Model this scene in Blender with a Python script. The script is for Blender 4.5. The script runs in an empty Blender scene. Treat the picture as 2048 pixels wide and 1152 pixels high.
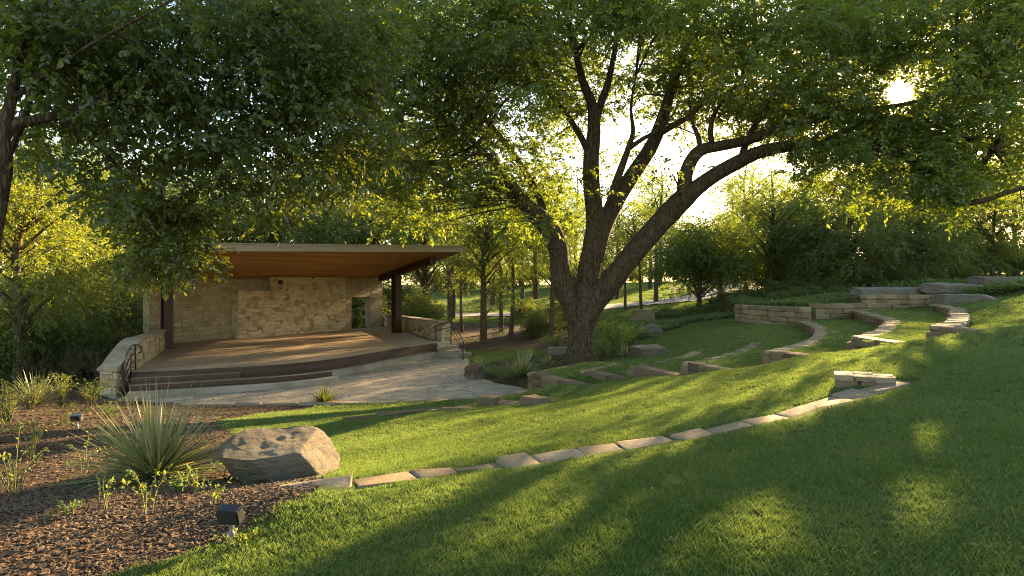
import bpy, bmesh, math, random
import numpy as np
from mathutils import Vector, Matrix, noise as mnoise

random.seed(7)
RNG = np.random.default_rng(11)
F, CX, CY = 1250.0, 1024.0, 576.0
SC = bpy.context.scene
COL = SC.collection


def P(px, py, d):
    return np.array([(px - CX) / F * d, d, (CY - py) / F * d])


def G(px, py, z):
    d = z * F / (CY - py)
    return P(px, py, d)


def link(o, parent=None):
    COL.objects.link(o)
    if parent is not None:
        o.parent = parent
    return o


def tag(o, label=None, cat=None, group=None, kind=None):
    if label:
        o['label'] = label
    if cat:
        o['category'] = cat
    if group:
        o['group'] = group
    if kind:
        o['kind'] = kind
    return o


def empty(name, loc=(0, 0, 0)):
    o = bpy.data.objects.new(name, None)
    o.location = tuple(loc)
    o.empty_display_size = 0.1
    return link(o)


def mesh_np(name, V, Fc, mat, smooth=True, attrs=None, nper=4):
    """Fc: (M, nper) int array, or a list of such arrays with differing widths."""
    me = bpy.data.meshes.new(name)
    V = np.asarray(V, dtype=np.float32)
    if not isinstance(Fc, list):
        Fc = [Fc]
    Fc = [np.asarray(f, dtype=np.int32) for f in Fc if len(f)]
    loops = np.concatenate([f.ravel() for f in Fc])
    tot = np.concatenate([np.full(len(f), f.shape[1], dtype=np.int32) for f in Fc])
    start = np.concatenate([[0], np.cumsum(tot)[:-1]]).astype(np.int32)
    me.vertices.add(len(V))
    me.vertices.foreach_set('co', V.ravel())
    me.loops.add(len(loops))
    me.loops.foreach_set('vertex_index', loops)
    me.polygons.add(len(tot))
    me.polygons.foreach_set('loop_start', start)
    me.polygons.foreach_set('loop_total', tot)
    me.polygons.foreach_set('use_smooth', np.full(len(tot), smooth, dtype=bool))
    me.update(calc_edges=True)
    if attrs:
        for k, (dom, arr) in attrs.items():
            a = me.attributes.new(k, 'FLOAT', dom)
            a.data.foreach_set('value', np.asarray(arr, dtype=np.float32))
    if mat:
        me.materials.append(mat)
    return me


def obj(name, me, parent=None):
    return link(bpy.data.objects.new(name, me), parent)


class MB:
    """collects quads/polys, becomes one mesh object"""
    def __init__(self):
        self.v, self.f = [], []

    def poly(self, pts):
        b = len(self.v)
        self.v += [tuple(p) for p in pts]
        self.f.append(tuple(range(b, b + len(pts))))

    def prism(self, bottom, top):
        n = len(bottom)
        b = len(self.v)
        self.v += [tuple(p) for p in bottom] + [tuple(p) for p in top]
        self.f.append(tuple(range(b + n - 1, b - 1, -1)))
        self.f.append(tuple(range(b + n, b + 2 * n)))
        for i in range(n):
            j = (i + 1) % n
            self.f.append((b + i, b + j, b + n + j, b + n + i))

    def ext(self, outline, z0, z1):
        self.prism([(p[0], p[1], z0) for p in outline], [(p[0], p[1], z1) for p in outline])

    def build(self, name, mat, parent=None, bevel=0.0, smooth=False):
        me = bpy.data.meshes.new(name)
        me.from_pydata(self.v, [], self.f)
        bm = bmesh.new()
        bm.from_mesh(me)
        bmesh.ops.recalc_face_normals(bm, faces=bm.faces)
        if bevel > 0:
            bmesh.ops.bevel(bm, geom=list(bm.edges), offset=bevel, segments=2, affect='EDGES', clamp_overlap=True)
        bm.to_mesh(me)
        bm.free()
        for p in me.polygons:
            p.use_smooth = smooth
        if mat:
            me.materials.append(mat)
        return obj(name, me, parent)


# ------------------------------------------------------------------ materials
def new_mat(name):
    m = bpy.data.materials.new(name)
    m.use_nodes = True
    nt = m.node_tree
    nt.nodes.clear()
    out = nt.nodes.new('ShaderNodeOutputMaterial')
    return m, nt, out


def nd(nt, t, ins=None, **props):
    n = nt.nodes.new(t)
    for k, v in props.items():
        setattr(n, k, v)
    for k, v in (ins or {}).items():
        s = n.inputs[k]
        if isinstance(v, bpy.types.NodeSocket):
            nt.links.new(v, s)
        else:
            s.default_value = v
    return n


def ramp(nt, fac, stops, interp='LINEAR'):
    r = nt.nodes.new('ShaderNodeValToRGB')
    r.color_ramp.interpolation = interp
    el = r.color_ramp.elements
    while len(el) < len(stops):
        el.new(0.5)
    for e, (p, c) in zip(el, stops):
        e.position = p
        e.color = (*c, 1) if len(c) == 3 else c
    nt.links.new(fac, r.inputs[0])
    return r.outputs[0]


def mixc(nt, fac, a, b, mode='MIX'):
    n = nt.nodes.new('ShaderNodeMix')
    n.data_type = 'RGBA'
    n.blend_type = mode
    for i, v in ((0, fac), (6, a), (7, b)):
        if isinstance(v, bpy.types.NodeSocket):
            nt.links.new(v, n.inputs[i])
        elif i == 0:
            n.inputs[i].default_value = v
        else:
            n.inputs[i].default_value = (*v, 1)
    return n.outputs[2]


def math_n(nt, op, a, b=None, clamp=False):
    n = nt.nodes.new('ShaderNodeMath')
    n.operation = op
    n.use_clamp = clamp
    for i, v in ((0, a), (1, b)):
        if v is None:
            continue
        if isinstance(v, bpy.types.NodeSocket):
            nt.links.new(v, n.inputs[i])
        else:
            n.inputs[i].default_value = v
    return n.outputs[0]


def coords(nt, kind='Object', scale=(1, 1, 1), rot=(0, 0, 0)):
    tc = nt.nodes.new('ShaderNodeTexCoord')
    mp = nd(nt, 'ShaderNodeMapping', {'Vector': tc.outputs[kind], 'Scale': scale, 'Rotation': rot})
    return mp.outputs[0]


def noise_n(nt, vec, scale, detail=4, rough=0.6, dist=0.0):
    n = nd(nt, 'ShaderNodeTexNoise', {'Scale': scale, 'Detail': detail, 'Roughness': rough, 'Distortion': dist})
    if vec is not None:
        nt.links.new(vec, n.inputs['Vector'])
    return n.outputs['Fac']


def finish(nt, out, color, rough=0.85, height=None, bump=0.4, dist=0.02, metallic=0.0, spec=0.3):
    b = nd(nt, 'ShaderNodeBsdfPrincipled', {'Metallic': metallic, 'Specular IOR Level': spec})
    for k, v in (('Base Color', color), ('Roughness', rough)):
        if isinstance(v, bpy.types.NodeSocket):
            nt.links.new(v, b.inputs[k])
        else:
            b.inputs[k].default_value = (*v, 1) if k == 'Base Color' else v
    if height is not None:
        bp = nd(nt, 'ShaderNodeBump', {'Strength': bump, 'Distance': dist, 'Height': height})
        nt.links.new(bp.outputs[0], b.inputs['Normal'])
    nt.links.new(b.outputs[0], out.inputs[0])


def leaf_mat(name, c0, c1, t0, t1, trans=0.45, gloss=0.05):
    m, nt, out = new_mat(name)
    at = nd(nt, 'ShaderNodeAttribute', attribute_name='rnd')
    ob = nd(nt, 'ShaderNodeObjectInfo')
    if name == 'grass_blade':
        gp = nd(nt, 'ShaderNodeNewGeometry').outputs['Position']
        pn = noise_n(nt, gp, 0.8, 5, 0.65)
        c0 = mixc(nt, ramp(nt, pn, [(0.42, (0, 0, 0)), (0.62, (1, 1, 1))]), (0.036, 0.080, 0.014), c0)
        c1 = mixc(nt, ramp(nt, pn, [(0.40, (0, 0, 0)), (0.66, (1, 1, 1))]), (0.080, 0.145, 0.030), (0.175, 0.20, 0.065))
    r = math_n(nt, 'FRACT', math_n(nt, 'ADD', at.outputs['Fac'], math_n(nt, 'MULTIPLY', ob.outputs['Random'], 0.15)))
    dcol = mixc(nt, r, c0, c1)
    tcol = mixc(nt, r, t0, t1)
    d = nd(nt, 'ShaderNodeBsdfDiffuse', {'Color': dcol})
    t = nd(nt, 'ShaderNodeBsdfTranslucent', {'Color': tcol})
    mx = nd(nt, 'ShaderNodeMixShader', {0: trans, 1: d.outputs[0], 2: t.outputs[0]})
    g = nd(nt, 'ShaderNodeBsdfGlossy', {'Color': (0.9, 0.95, 0.9, 1), 'Roughness': 0.42})
    mg = nd(nt, 'ShaderNodeMixShader', {0: gloss, 1: mx.outputs[0], 2: g.outputs[0]})
    nt.links.new(mg.outputs[0], out.inputs[0])
    return m


M = {}
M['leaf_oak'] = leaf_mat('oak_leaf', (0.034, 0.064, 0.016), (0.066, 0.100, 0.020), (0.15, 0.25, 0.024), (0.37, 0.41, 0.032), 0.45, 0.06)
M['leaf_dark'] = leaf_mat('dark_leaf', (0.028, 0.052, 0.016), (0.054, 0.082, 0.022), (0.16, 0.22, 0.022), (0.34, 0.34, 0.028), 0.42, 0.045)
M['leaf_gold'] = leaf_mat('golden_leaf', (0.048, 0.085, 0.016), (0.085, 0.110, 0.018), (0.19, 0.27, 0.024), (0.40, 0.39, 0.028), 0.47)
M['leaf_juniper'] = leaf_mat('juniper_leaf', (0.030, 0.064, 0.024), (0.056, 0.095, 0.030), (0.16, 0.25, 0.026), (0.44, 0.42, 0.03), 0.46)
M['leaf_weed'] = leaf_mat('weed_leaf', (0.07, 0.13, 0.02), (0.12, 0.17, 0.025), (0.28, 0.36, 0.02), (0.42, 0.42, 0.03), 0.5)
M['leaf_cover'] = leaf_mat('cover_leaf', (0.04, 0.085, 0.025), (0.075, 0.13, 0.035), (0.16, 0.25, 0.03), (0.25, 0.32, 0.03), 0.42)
M['blade'] = leaf_mat('grass_blade', (0.046, 0.100, 0.020), (0.140, 0.185, 0.050), (0.11, 0.21, 0.034), (0.31, 0.36, 0.09), 0.40, 0.04)
M['dry_leaf'] = leaf_mat('dry_leaf', (0.16, 0.10, 0.045), (0.34, 0.24, 0.11), (0.2, 0.12, 0.04), (0.4, 0.28, 0.1), 0.3)
M['yucca'] = leaf_mat('yucca_leaf', (0.105, 0.130, 0.055), (0.30, 0.28, 0.14), (0.22, 0.25, 0.05), (0.50, 0.44, 0.12), 0.36, 0.07)


def make_ground_mat():
    m, nt, out = new_mat('ground_soil_and_turf')
    v = coords(nt)
    zone = nd(nt, 'ShaderNodeAttribute', attribute_name='zone').outputs['Fac']
    n1 = noise_n(nt, v, 0.55, 5)
    n2 = noise_n(nt, v, 22, 4, 0.7)
    n3 = noise_n(nt, v, 3.2, 4)
    g = ramp(nt, n1, [(0.3, (0.055, 0.095, 0.020)), (0.55, (0.080, 0.118, 0.026)), (0.72, (0.125, 0.135, 0.040))])
    g = mixc(nt, math_n(nt, 'MULTIPLY', n2, 0.8), g, (0.028, 0.048, 0.008))
    vor = nd(nt, 'ShaderNodeTexVoronoi', {'Scale': 38.0, 'Randomness': 1.0})
    nt.links.new(coords(nt, scale=(1, 2.2, 1), rot=(0, 0, 0.6)), vor.inputs['Vector'])
    chip = ramp(nt, vor.outputs['Color'], [(0.1, (0.035, 0.022, 0.014)), (0.5, (0.085, 0.052, 0.030)), (0.8, (0.14, 0.09, 0.055)), (0.97, (0.23, 0.17, 0.12))])
    chip = mixc(nt, math_n(nt, 'MULTIPLY', n3, 0.75), chip, (0.04, 0.026, 0.016))
    edge = math_n(nt, 'ADD', zone, math_n(nt, 'MULTIPLY', math_n(nt, 'SUBTRACT', n3, 0.5), 0.5))
    fac = math_n(nt, 'MULTIPLY_ADD', edge, 6.0, True)
    fac.node.inputs[2].default_value = 0.5
    col = mixc(nt, fac, g, chip)
    h = math_n(nt, 'ADD', n2, math_n(nt, 'MULTIPLY', vor.outputs['Distance'], 0.7))
    finish(nt, out, col, 0.95, h, 0.7, 0.03, spec=0.1)
    return m


def make_turf_mat():
    m, nt, out = new_mat('turf')
    v = coords(nt)
    n1 = noise_n(nt, v, 0.6, 5)
    n2 = noise_n(nt, v, 22, 4, 0.7)
    g = ramp(nt, n1, [(0.3, (0.055, 0.095, 0.020)), (0.55, (0.080, 0.118, 0.026)), (0.72, (0.125, 0.135, 0.040))])
    g = mixc(nt, math_n(nt, 'MULTIPLY', n2, 0.8), g, (0.028, 0.048, 0.008))
    finish(nt, out, g, 0.95, n2, 0.7, 0.03, spec=0.1)
    return m


def make_plaza_mat():
    m, nt, out = new_mat('flagstone_paving')
    v = coords(nt, rot=(0, 0, 0.75))
    dn = nd(nt, 'ShaderNodeTexNoise', {'Scale': 1.3, 'Detail': 3.0})
    nt.links.new(v, dn.inputs['Vector'])
    dv = nd(nt, 'ShaderNodeVectorMath', {0: dn.outputs['Color'], 1: (0.28, 0.28, 0.0)}, operation='MULTIPLY')
    vv = nd(nt, 'ShaderNodeVectorMath', {0: v, 1: dv.outputs[0]}, operation='ADD').outputs[0]
    mp = nd(nt, 'ShaderNodeMapping', {'Vector': vv, 'Scale': (1.15, 2.1, 1)}).outputs[0]
    ve = nd(nt, 'ShaderNodeTexVoronoi', {'Vector': mp, 'Scale': 1.35, 'Randomness': 0.85}, feature='DISTANCE_TO_EDGE')
    vc = nd(nt, 'ShaderNodeTexVoronoi', {'Vector': mp, 'Scale': 1.35, 'Randomness': 0.85})
    base = ramp(nt, vc.outputs['Color'], [(0.1, (0.24, 0.20, 0.155)), (0.5, (0.33, 0.275, 0.21)), (0.9, (0.40, 0.33, 0.25))])
    n = noise_n(nt, v, 5.0, 6, 0.65)
    base = mixc(nt, math_n(nt, 'MULTIPLY', n, 0.75), base, (0.19, 0.155, 0.12))
    j = ramp(nt, ve.outputs['Distance'], [(0.0, (0, 0, 0)), (0.035, (1, 1, 1))])
    col = mixc(nt, j, (0.105, 0.09, 0.07), base)
    h = math_n(nt, 'ADD', math_n(nt, 'MULTIPLY', j, 0.6), math_n(nt, 'MULTIPLY', n, 0.55))
    finish(nt, out, col, 0.72, h, 0.7, 0.03)
    return m


def make_stone_wall_mat(name, sx=1.0, dark=1.0, mortar=(0.33, 0.27, 0.19), rnd=0.72, var=1.0, bmp=0.9):
    """random rubble limestone laid in rough courses; u = along the wall (uv), v = height"""
    m, nt, out = new_mat(name)
    uv = nd(nt, 'ShaderNodeUVMap')
    v = uv.outputs[0]
    dn = nd(nt, 'ShaderNodeTexNoise', {'Vector': v, 'Scale': 2.2, 'Detail': 3.0})
    dv = nd(nt, 'ShaderNodeVectorMath', {0: dn.outputs['Color'], 1: (0.16, 0.13, 0.0)}, operation='MULTIPLY')
    vv = nd(nt, 'ShaderNodeVectorMath', {0: v, 1: dv.outputs[0]}, operation='ADD').outputs[0]
    mp = nd(nt, 'ShaderNodeMapping', {'Vector': vv, 'Scale': (1.5 * sx, 2.7 * sx, 1)}).outputs[0]
    vc = nd(nt, 'ShaderNodeTexVoronoi', {'Vector': mp, 'Scale': 1.25, 'Randomness': rnd}, distance='CHEBYCHEV')
    v2 = nd(nt, 'ShaderNodeTexVoronoi', {'Vector': mp, 'Scale': 1.25, 'Randomness': rnd}, distance='CHEBYCHEV', feature='F2')
    gapd = math_n(nt, 'SUBTRACT', v2.outputs['Distance'], vc.outputs['Distance'])
    sep = nd(nt, 'ShaderNodeSeparateColor', {0: vc.outputs['Color']})
    base = ramp(nt, sep.outputs[0], [(0.0, (0.19 * dark, 0.125 * dark, 0.06 * dark)), (0.25, (0.42 * dark, 0.29 * dark, 0.15 * dark)), (0.55, (0.52 * dark, 0.40 * dark, 0.24 * dark)), (0.85, (0.58 * dark, 0.47 * dark, 0.31 * dark))])
    n = noise_n(nt, v, 9.0, 6, 0.65)
    base = mixc(nt, 1 - var, base, (0.50 * dark, 0.385 * dark, 0.23 * dark))
    base = mixc(nt, math_n(nt, 'MULTIPLY', n, 0.55), base, (0.31 * dark, 0.235 * dark, 0.145 * dark))
    j = ramp(nt, gapd, [(0.0, (0, 0, 0)), (0.09, (1, 1, 1))])
    col = mixc(nt, j, tuple(c * dark for c in mortar), base)
    h = math_n(nt, 'ADD', math_n(nt, 'MULTIPLY', j, math_n(nt, 'ADD', sep.outputs[1], 0.5)), math_n(nt, 'MULTIPLY', n, 0.8))
    finish(nt, out, col, 0.9, h, bmp, 0.035, spec=0.2)
    return m


def make_wood_mat(name, cols, uvscale, plank=0.14, rough=0.6, gap=0.06, spec=0.35):
    """planks run along u; v crosses them"""
    m, nt, out = new_mat(name)
    uv = nd(nt, 'ShaderNodeUVMap').outputs[0]
    sep = nd(nt, 'ShaderNodeSeparateXYZ', {0: uv})
    row = math_n(nt, 'DIVIDE', sep.outputs[1], plank)
    fl = math_n(nt, 'FLOOR', row)
    fr = math_n(nt, 'FRACT', row)
    rn = nd(nt, 'ShaderNodeTexWhiteNoise', {'W': fl}, noise_dimensions='1D')
    u2 = math_n(nt, 'ADD', math_n(nt, 'DIVIDE', sep.outputs[0], 3.4), math_n(nt, 'MULTIPLY', rn.outputs['Value'], 7.0))
    fl2 = math_n(nt, 'FLOOR', u2)
    fr2 = math_n(nt, 'FRACT', u2)
    rn2 = nd(nt, 'ShaderNodeTexWhiteNoise', {'Vector': nd(nt, 'ShaderNodeCombineXYZ', {0: fl, 1: fl2}).outputs[0]}, noise_dimensions='2D')
    gv = nd(nt, 'ShaderNodeMapping', {'Vector': uv, 'Scale': (1.2, 26, 1)}).outputs[0]
    gv = nd(nt, 'ShaderNodeVectorMath', {0: gv, 1: nd(nt, 'ShaderNodeCombineXYZ', {2: math_n(nt, 'MULTIPLY', rn2.outputs['Value'], 20)}).outputs[0]}, operation='ADD').outputs[0]
    grain = noise_n(nt, gv, 2.0, 6, 0.65, 0.4)
    base = ramp(nt, rn2.outputs['Value'], [(0.0, cols[0]), (0.5, cols[1]), (1.0, cols[2])])
    base = mixc(nt, math_n(nt, 'MULTIPLY', grain, 0.8), base, tuple(c * 0.42 for c in cols[0]))
    e = math_n(nt, 'GREATER_THAN', fr, gap)
    e2 = math_n(nt, 'GREATER_THAN', fr2, 0.003)
    e = math_n(nt, 'MULTIPLY', e, e2)
    col = mixc(nt, e, (0.02, 0.013, 0.009), base)
    h = math_n(nt, 'ADD', e, math_n(nt, 'MULTIPLY', grain, 0.35))
    finish(nt, out, col, rough, h, 0.5, 0.01, spec=spec)
    return m


def make_noise_mat(name, c0, c1, scale=6, rough=0.85, bump=0.5, dist=0.02, stretch=(1, 1, 1), mid=None, spec=0.3, metallic=0.0):
    m, nt, out = new_mat(name)
    v = coords(nt, scale=stretch)
    n = noise_n(nt, v, scale, 8, 0.65, 0.3)
    nb = noise_n(nt, v, scale * 0.22, 4, 0.6)
    col = ramp(nt, n, [(0.28, c0), (0.72, c1)])
    if mid:
        col = mixc(nt, ramp(nt, nb, [(0.42, (0, 0, 0)), (0.66, (1, 1, 1))]), col, mid)
    finish(nt, out, col, rough, n, bump, dist, metallic, spec)
    return m


def make_block_mat(name, c0, c1, mid):
    """cut stone whose tone changes from block to block (per-block attribute)"""
    m, nt, out = new_mat(name)
    at = nd(nt, 'ShaderNodeAttribute', attribute_name='rnd').outputs['Fac']
    v = coords(nt)
    n = noise_n(nt, v, 13, 8, 0.68, 0.4)
    n2 = noise_n(nt, v, 2.2, 4)
    col = mixc(nt, at, c0, c1)
    col = mixc(nt, math_n(nt, 'MULTIPLY', n, 0.85), col, mid)
    col = mixc(nt, ramp(nt, n2, [(0.5, (0, 0, 0)), (0.75, (0.5, 0.5, 0.5))]), col, (0.10, 0.10, 0.07))
    finish(nt, out, col, 0.9, n, 0.75, 0.03, spec=0.2)
    return m


def make_bark_mat(name, c0, c1, sc=9.0, bump=1.0, dist=0.05):
    m, nt, out = new_mat(name)
    v = coords(nt, scale=(1, 1, 0.16))
    n = noise_n(nt, v, sc, 8, 0.7, 0.8)
    vo = nd(nt, 'ShaderNodeTexVoronoi', {'Vector': coords(nt, scale=(1, 1, 0.22)), 'Scale': sc * 1.4}, feature='DISTANCE_TO_EDGE')
    n2 = noise_n(nt, coords(nt), 1.6, 4)
    h = math_n(nt, 'ADD', n, math_n(nt, 'MULTIPLY', vo.outputs['Distance'], 0.9))
    col = ramp(nt, h, [(0.38, tuple(c * 0.3 for c in c0)), (0.6, c0), (0.95, c1)])
    col = mixc(nt, ramp(nt, n2, [(0.5, (0, 0, 0)), (0.75, (0.45, 0.45, 0.45))]), col, (0.10, 0.095, 0.05))
    finish(nt, out, col, 0.95, h, bump, dist, spec=0.1)
    return m


def make_boulder_mat(name, c0, c1, c2, tilt=(0.35, 0.2, 0)):
    m, nt, out = new_mat(name)
    v = coords(nt)
    vs = coords(nt, scale=(0.9, 0.9, 7), rot=tilt)
    st = noise_n(nt, vs, 2.2, 8, 0.68, 0.5)
    n = noise_n(nt, v, 7, 8, 0.7)
    nb = noise_n(nt, v, 1.3, 4)
    col = ramp(nt, st, [(0.3, c0), (0.52, c1), (0.72, c2)])
    col = mixc(nt, math_n(nt, 'MULTIPLY', n, 0.8), col, tuple(c * 0.32 for c in c0))
    n9 = noise_n(nt, v, 34, 6, 0.75)
    col = mixc(nt, ramp(nt, n9, [(0.55, (0, 0, 0)), (0.7, (0.7, 0.7, 0.7))]), col, tuple(c * 0.5 for c in c0))
    col = mixc(nt, ramp(nt, nb, [(0.5, (0, 0, 0)), (0.7, (0.6, 0.6, 0.6))]), col, (0.19, 0.185, 0.16))
    h = math_n(nt, 'ADD', st, math_n(nt, 'MULTIPLY', math_n(nt, 'ADD', n, n9), 0.5))
    finish(nt, out, col, 0.88, h, 1.0, 0.08, spec=0.25)
    return m


M['ground'] = make_ground_mat()
M['turf'] = make_turf_mat()
M['plaza'] = make_plaza_mat()
M['road'] = make_noise_mat('worn_asphalt', (0.13, 0.13, 0.135), (0.20, 0.195, 0.19), 3.0, 0.9, 0.2, 0.01)
M['rubble'] = make_stone_wall_mat('rubble_limestone', 1.6, 1.22, mortar=(0.46, 0.37, 0.24), bmp=1.0)
M['rubble_pale'] = make_stone_wall_mat('smooth_limestone', 1.45, 0.93, mortar=(0.40, 0.32, 0.21), var=0.5, bmp=0.9)
M['ashlar'] = make_stone_wall_mat('wing_wall_stone', 1.5, 0.98, rnd=.6)
M['deck'] = make_wood_mat('deck_boards', [(0.31, 0.215, 0.13), (0.43, 0.30, 0.19), (0.52, 0.38, 0.255)], 1, 0.14, 0.5, 0.07)
M['fascia_wood'] = make_wood_mat('fascia_boards', [(0.085, 0.046, 0.028), (0.11, 0.062, 0.038), (0.14, 0.08, 0.05)], 1, 0.19, 0.55)
M['soffit'] = make_wood_mat('cedar_soffit', [(0.40, 0.205, 0.065), (0.56, 0.31, 0.105), (0.72, 0.44, 0.17)], 1, 0.30, 0.7, 0.05, 0.08)
M['steel'] = make_noise_mat('rust_brown_steel', (0.040, 0.018, 0.011), (0.062, 0.026, 0.016), 4, 0.5, 0.15, 0.01, spec=0.4)
M['rail'] = make_noise_mat('black_iron', (0.018, 0.017, 0.017), (0.03, 0.028, 0.026), 20, 0.45, 0.1, 0.003, spec=0.5)
M['fascia'] = make_noise_mat('weathered_fascia', (0.30, 0.245, 0.18), (0.42, 0.35, 0.27), 2.5, 0.7, 0.25, 0.01, stretch=(0.4, 0.4, 4), mid=(0.27, 0.21, 0.15))
M['roofing'] = make_noise_mat('roof_membrane', (0.20, 0.17, 0.14), (0.28, 0.25, 0.21), 2, 0.8, 0.2)
M['concrete'] = make_noise_mat('cast_concrete', (0.34, 0.285, 0.215), (0.46, 0.39, 0.30), 3, 0.85, 0.3, 0.01, mid=(0.26, 0.21, 0.15))
M['coping'] = make_noise_mat('stone_coping', (0.24, 0.19, 0.13), (0.38, 0.31, 0.225), 6, 0.85, 0.7, 0.02, mid=(0.19, 0.15, 0.105))
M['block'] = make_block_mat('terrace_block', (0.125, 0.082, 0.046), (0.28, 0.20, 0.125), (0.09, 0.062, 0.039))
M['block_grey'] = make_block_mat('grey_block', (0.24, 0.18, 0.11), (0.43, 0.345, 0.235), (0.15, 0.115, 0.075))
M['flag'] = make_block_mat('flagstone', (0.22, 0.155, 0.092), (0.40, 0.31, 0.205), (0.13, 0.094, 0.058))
M['bark'] = make_bark_mat('furrowed_bark', (0.090, 0.063, 0.041), (0.195, 0.143, 0.097), 13.0, 1.0, 0.1)
M['bark_bg'] = make_bark_mat('grey_bark', (0.10, 0.075, 0.05), (0.19, 0.15, 0.11), 12.0, 0.6, 0.03)
M['boulder'] = make_boulder_mat('sandstone_boulder', (0.165, 0.122, 0.076), (0.27, 0.215, 0.145), (0.37, 0.32, 0.24))
M['boulder_grey'] = make_boulder_mat('grey_boulder', (0.16, 0.14, 0.115), (0.27, 0.245, 0.20), (0.36, 0.33, 0.28), (0.1, 0.1, 0))
M['boulder_red'] = make_boulder_mat('red_boulder', (0.15, 0.075, 0.045), (0.24, 0.14, 0.09), (0.32, 0.21, 0.15))
M['boulder_teal'] = make_boulder_mat('lichen_boulder', (0.13, 0.17, 0.14), (0.20, 0.25, 0.20), (0.27, 0.31, 0.26))
M['lamp_black'] = make_noise_mat('black_lamp_housing', (0.012, 0.013, 0.015), (0.022, 0.023, 0.026), 30, 0.4, 0.1, 0.002, spec=0.5)
M['lamp_grey'] = make_noise_mat('grey_lamp_metal', (0.12, 0.12, 0.125), (0.2, 0.2, 0.2), 12, 0.5, 0.1, 0.002, spec=0.5)
M['chip'] = make_block_mat('bark_chip', (0.075, 0.042, 0.024), (0.20, 0.135, 0.085), (0.06, 0.036, 0.022))
M['stem'] = make_noise_mat('green_stem', (0.10, 0.10, 0.04), (0.16, 0.13, 0.06), 15, 0.8, 0.2)


# ------------------------------------------------------------------ shape helpers
def uv_wall(o):
    me = o.data
    uvl = me.uv_layers.new(name='UVMap')
    for p in me.polygons:
        n = p.normal
        if abs(n.z) > 0.75:
            ua, va = Vector((1, 0, 0)), Vector((0, 1, 0))
        else:
            ua = Vector((-n.y, n.x, 0)).normalized()
            va = Vector((0, 0, 1))
        for li in p.loop_indices:
            co = me.vertices[me.loops[li].vertex_index].co
            uvl.data[li].uv = (co.dot(ua), co.dot(va))
    return o


def uv_axes(o, ua, va):
    me = o.data
    uvl = me.uv_layers.new(name='UVMap')
    ua, va = Vector(ua), Vector(va)
    for li, l in enumerate(me.loops):
        co = me.vertices[l.vertex_index].co
        uvl.data[li].uv = (co.dot(ua), co.dot(va))
    return o


def smoothstep(a, b, x):
    t = np.clip((x - a) / (b - a), 0, 1)
    return t * t * (3 - 2 * t)


def snoise(x, y, s, seed=0):
    return mnoise.noise(Vector((x * s + seed * 13.7, y * s - seed * 7.1, seed * 3.3)))


def catmull(pts, n):
    pts = np.asarray(pts, float)
    m = len(pts)
    ext = np.vstack([2 * pts[0] - pts[1], pts, 2 * pts[-1] - pts[-2]])
    out = []
    for i in range(m - 1):
        p0, p1, p2, p3 = ext[i:i + 4]
        for k in range(n):
            t = k / n
            out.append(0.5 * ((2 * p1) + (-p0 + p2) * t + (2 * p0 - 5 * p1 + 4 * p2 - p3) * t * t + (-p0 + 3 * p1 - 3 * p2 + p3) * t ** 3))
    out.append(pts[-1])
    return np.array(out)


class Tubes:
    def __init__(self):
        self.V, self.Q = [], []
        self.n = 0

    def add(self, pts, rad, sides=8, sub=4, rough=0.0, seed=0, close=True):
        """pts: (n,3) control points, rad: n radii"""
        arr = catmull(np.column_stack([np.asarray(pts, float), np.asarray(rad, float)]), sub)
        p, r = arr[:, :3], np.maximum(arr[:, 3], 0.0008)
        n = len(p)
        t = np.gradient(p, axis=0)
        t /= np.linalg.norm(t, axis=1)[:, None] + 1e-9
        up = np.array([0, 0, 1.0]) if abs(t[0][2]) < 0.9 else np.array([0.0, 1, 0])
        a = np.cross(t[0], up)
        a /= np.linalg.norm(a)
        ang = np.linspace(0, 2 * np.pi, sides, endpoint=False)
        rings = []
        for i in range(n):
            a = a - t[i] * np.dot(a, t[i])
            a /= np.linalg.norm(a) + 1e-9
            b = np.cross(t[i], a)
            rr = np.full(sides, r[i])
            if rough > 0:
                L = i / max(1, n) * 6
                rr = rr * np.array([1 + rough * (mnoise.noise(Vector((math.cos(q) * 2.2 + seed, math.sin(q) * 2.2, L * 0.8))) + 0.5 * mnoise.noise(Vector((math.cos(q) * 5 + seed, math.sin(q) * 5, L * 1.5)))) for q in ang])
            rings.append(p[i] + np.outer(np.cos(ang) * rr, a) + np.outer(np.sin(ang) * rr, b))
        V = np.vstack(rings)
        i, j = np.meshgrid(np.arange(n - 1), np.arange(sides), indexing='ij')
        q = np.stack([i * sides + j, i * sides + (j + 1) % sides, (i + 1) * sides + (j + 1) % sides, (i + 1) * sides + j], -1).reshape(-1, 4)
        self.V.append(V)
        self.Q.append(q + self.n)
        self.n += len(V)
        if close:
            for ring in (0, n - 1):
                self.V.append(p[ring][None])
                c = self.n
                base = self.n - (n * sides) + ring * sides if ring == n - 1 else self.n - n * sides
                if ring == n - 1:
                    base = start + ring * sides
                else:
                    start = self.n - n * sides
                    base = start
                k = np.arange(sides)
                self.Q.append(np.stack([base + k, base + (k + 1) % sides, np.full(sides, c), np.full(sides, c)], -1)[:, :3])
                self.n += 1
        return p, r

    def mesh(self, name, mat):
        q4 = [q for q in self.Q if q.shape[1] == 4]
        q3 = [q for q in self.Q if q.shape[1] == 3]
        fs = [np.vstack(q4)] + ([np.vstack(q3)] if q3 else [])
        return mesh_np(name, np.vstack(self.V), fs, mat)


# one chamfered block, reused (with jitter) for every cut stone
def _stone_template():
    bm = bmesh.new()
    bmesh.ops.create_cube(bm, size=1.0)
    bmesh.ops.subdivide_edges(bm, edges=bm.edges, cuts=2, use_grid_fill=True)
    V = np.array([v.co for v in bm.verts])
    Q = np.array([[v.index for v in f.verts] for f in bm.faces])
    bm.free()
    return V, Q


ST_V, ST_Q = _stone_template()


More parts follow.
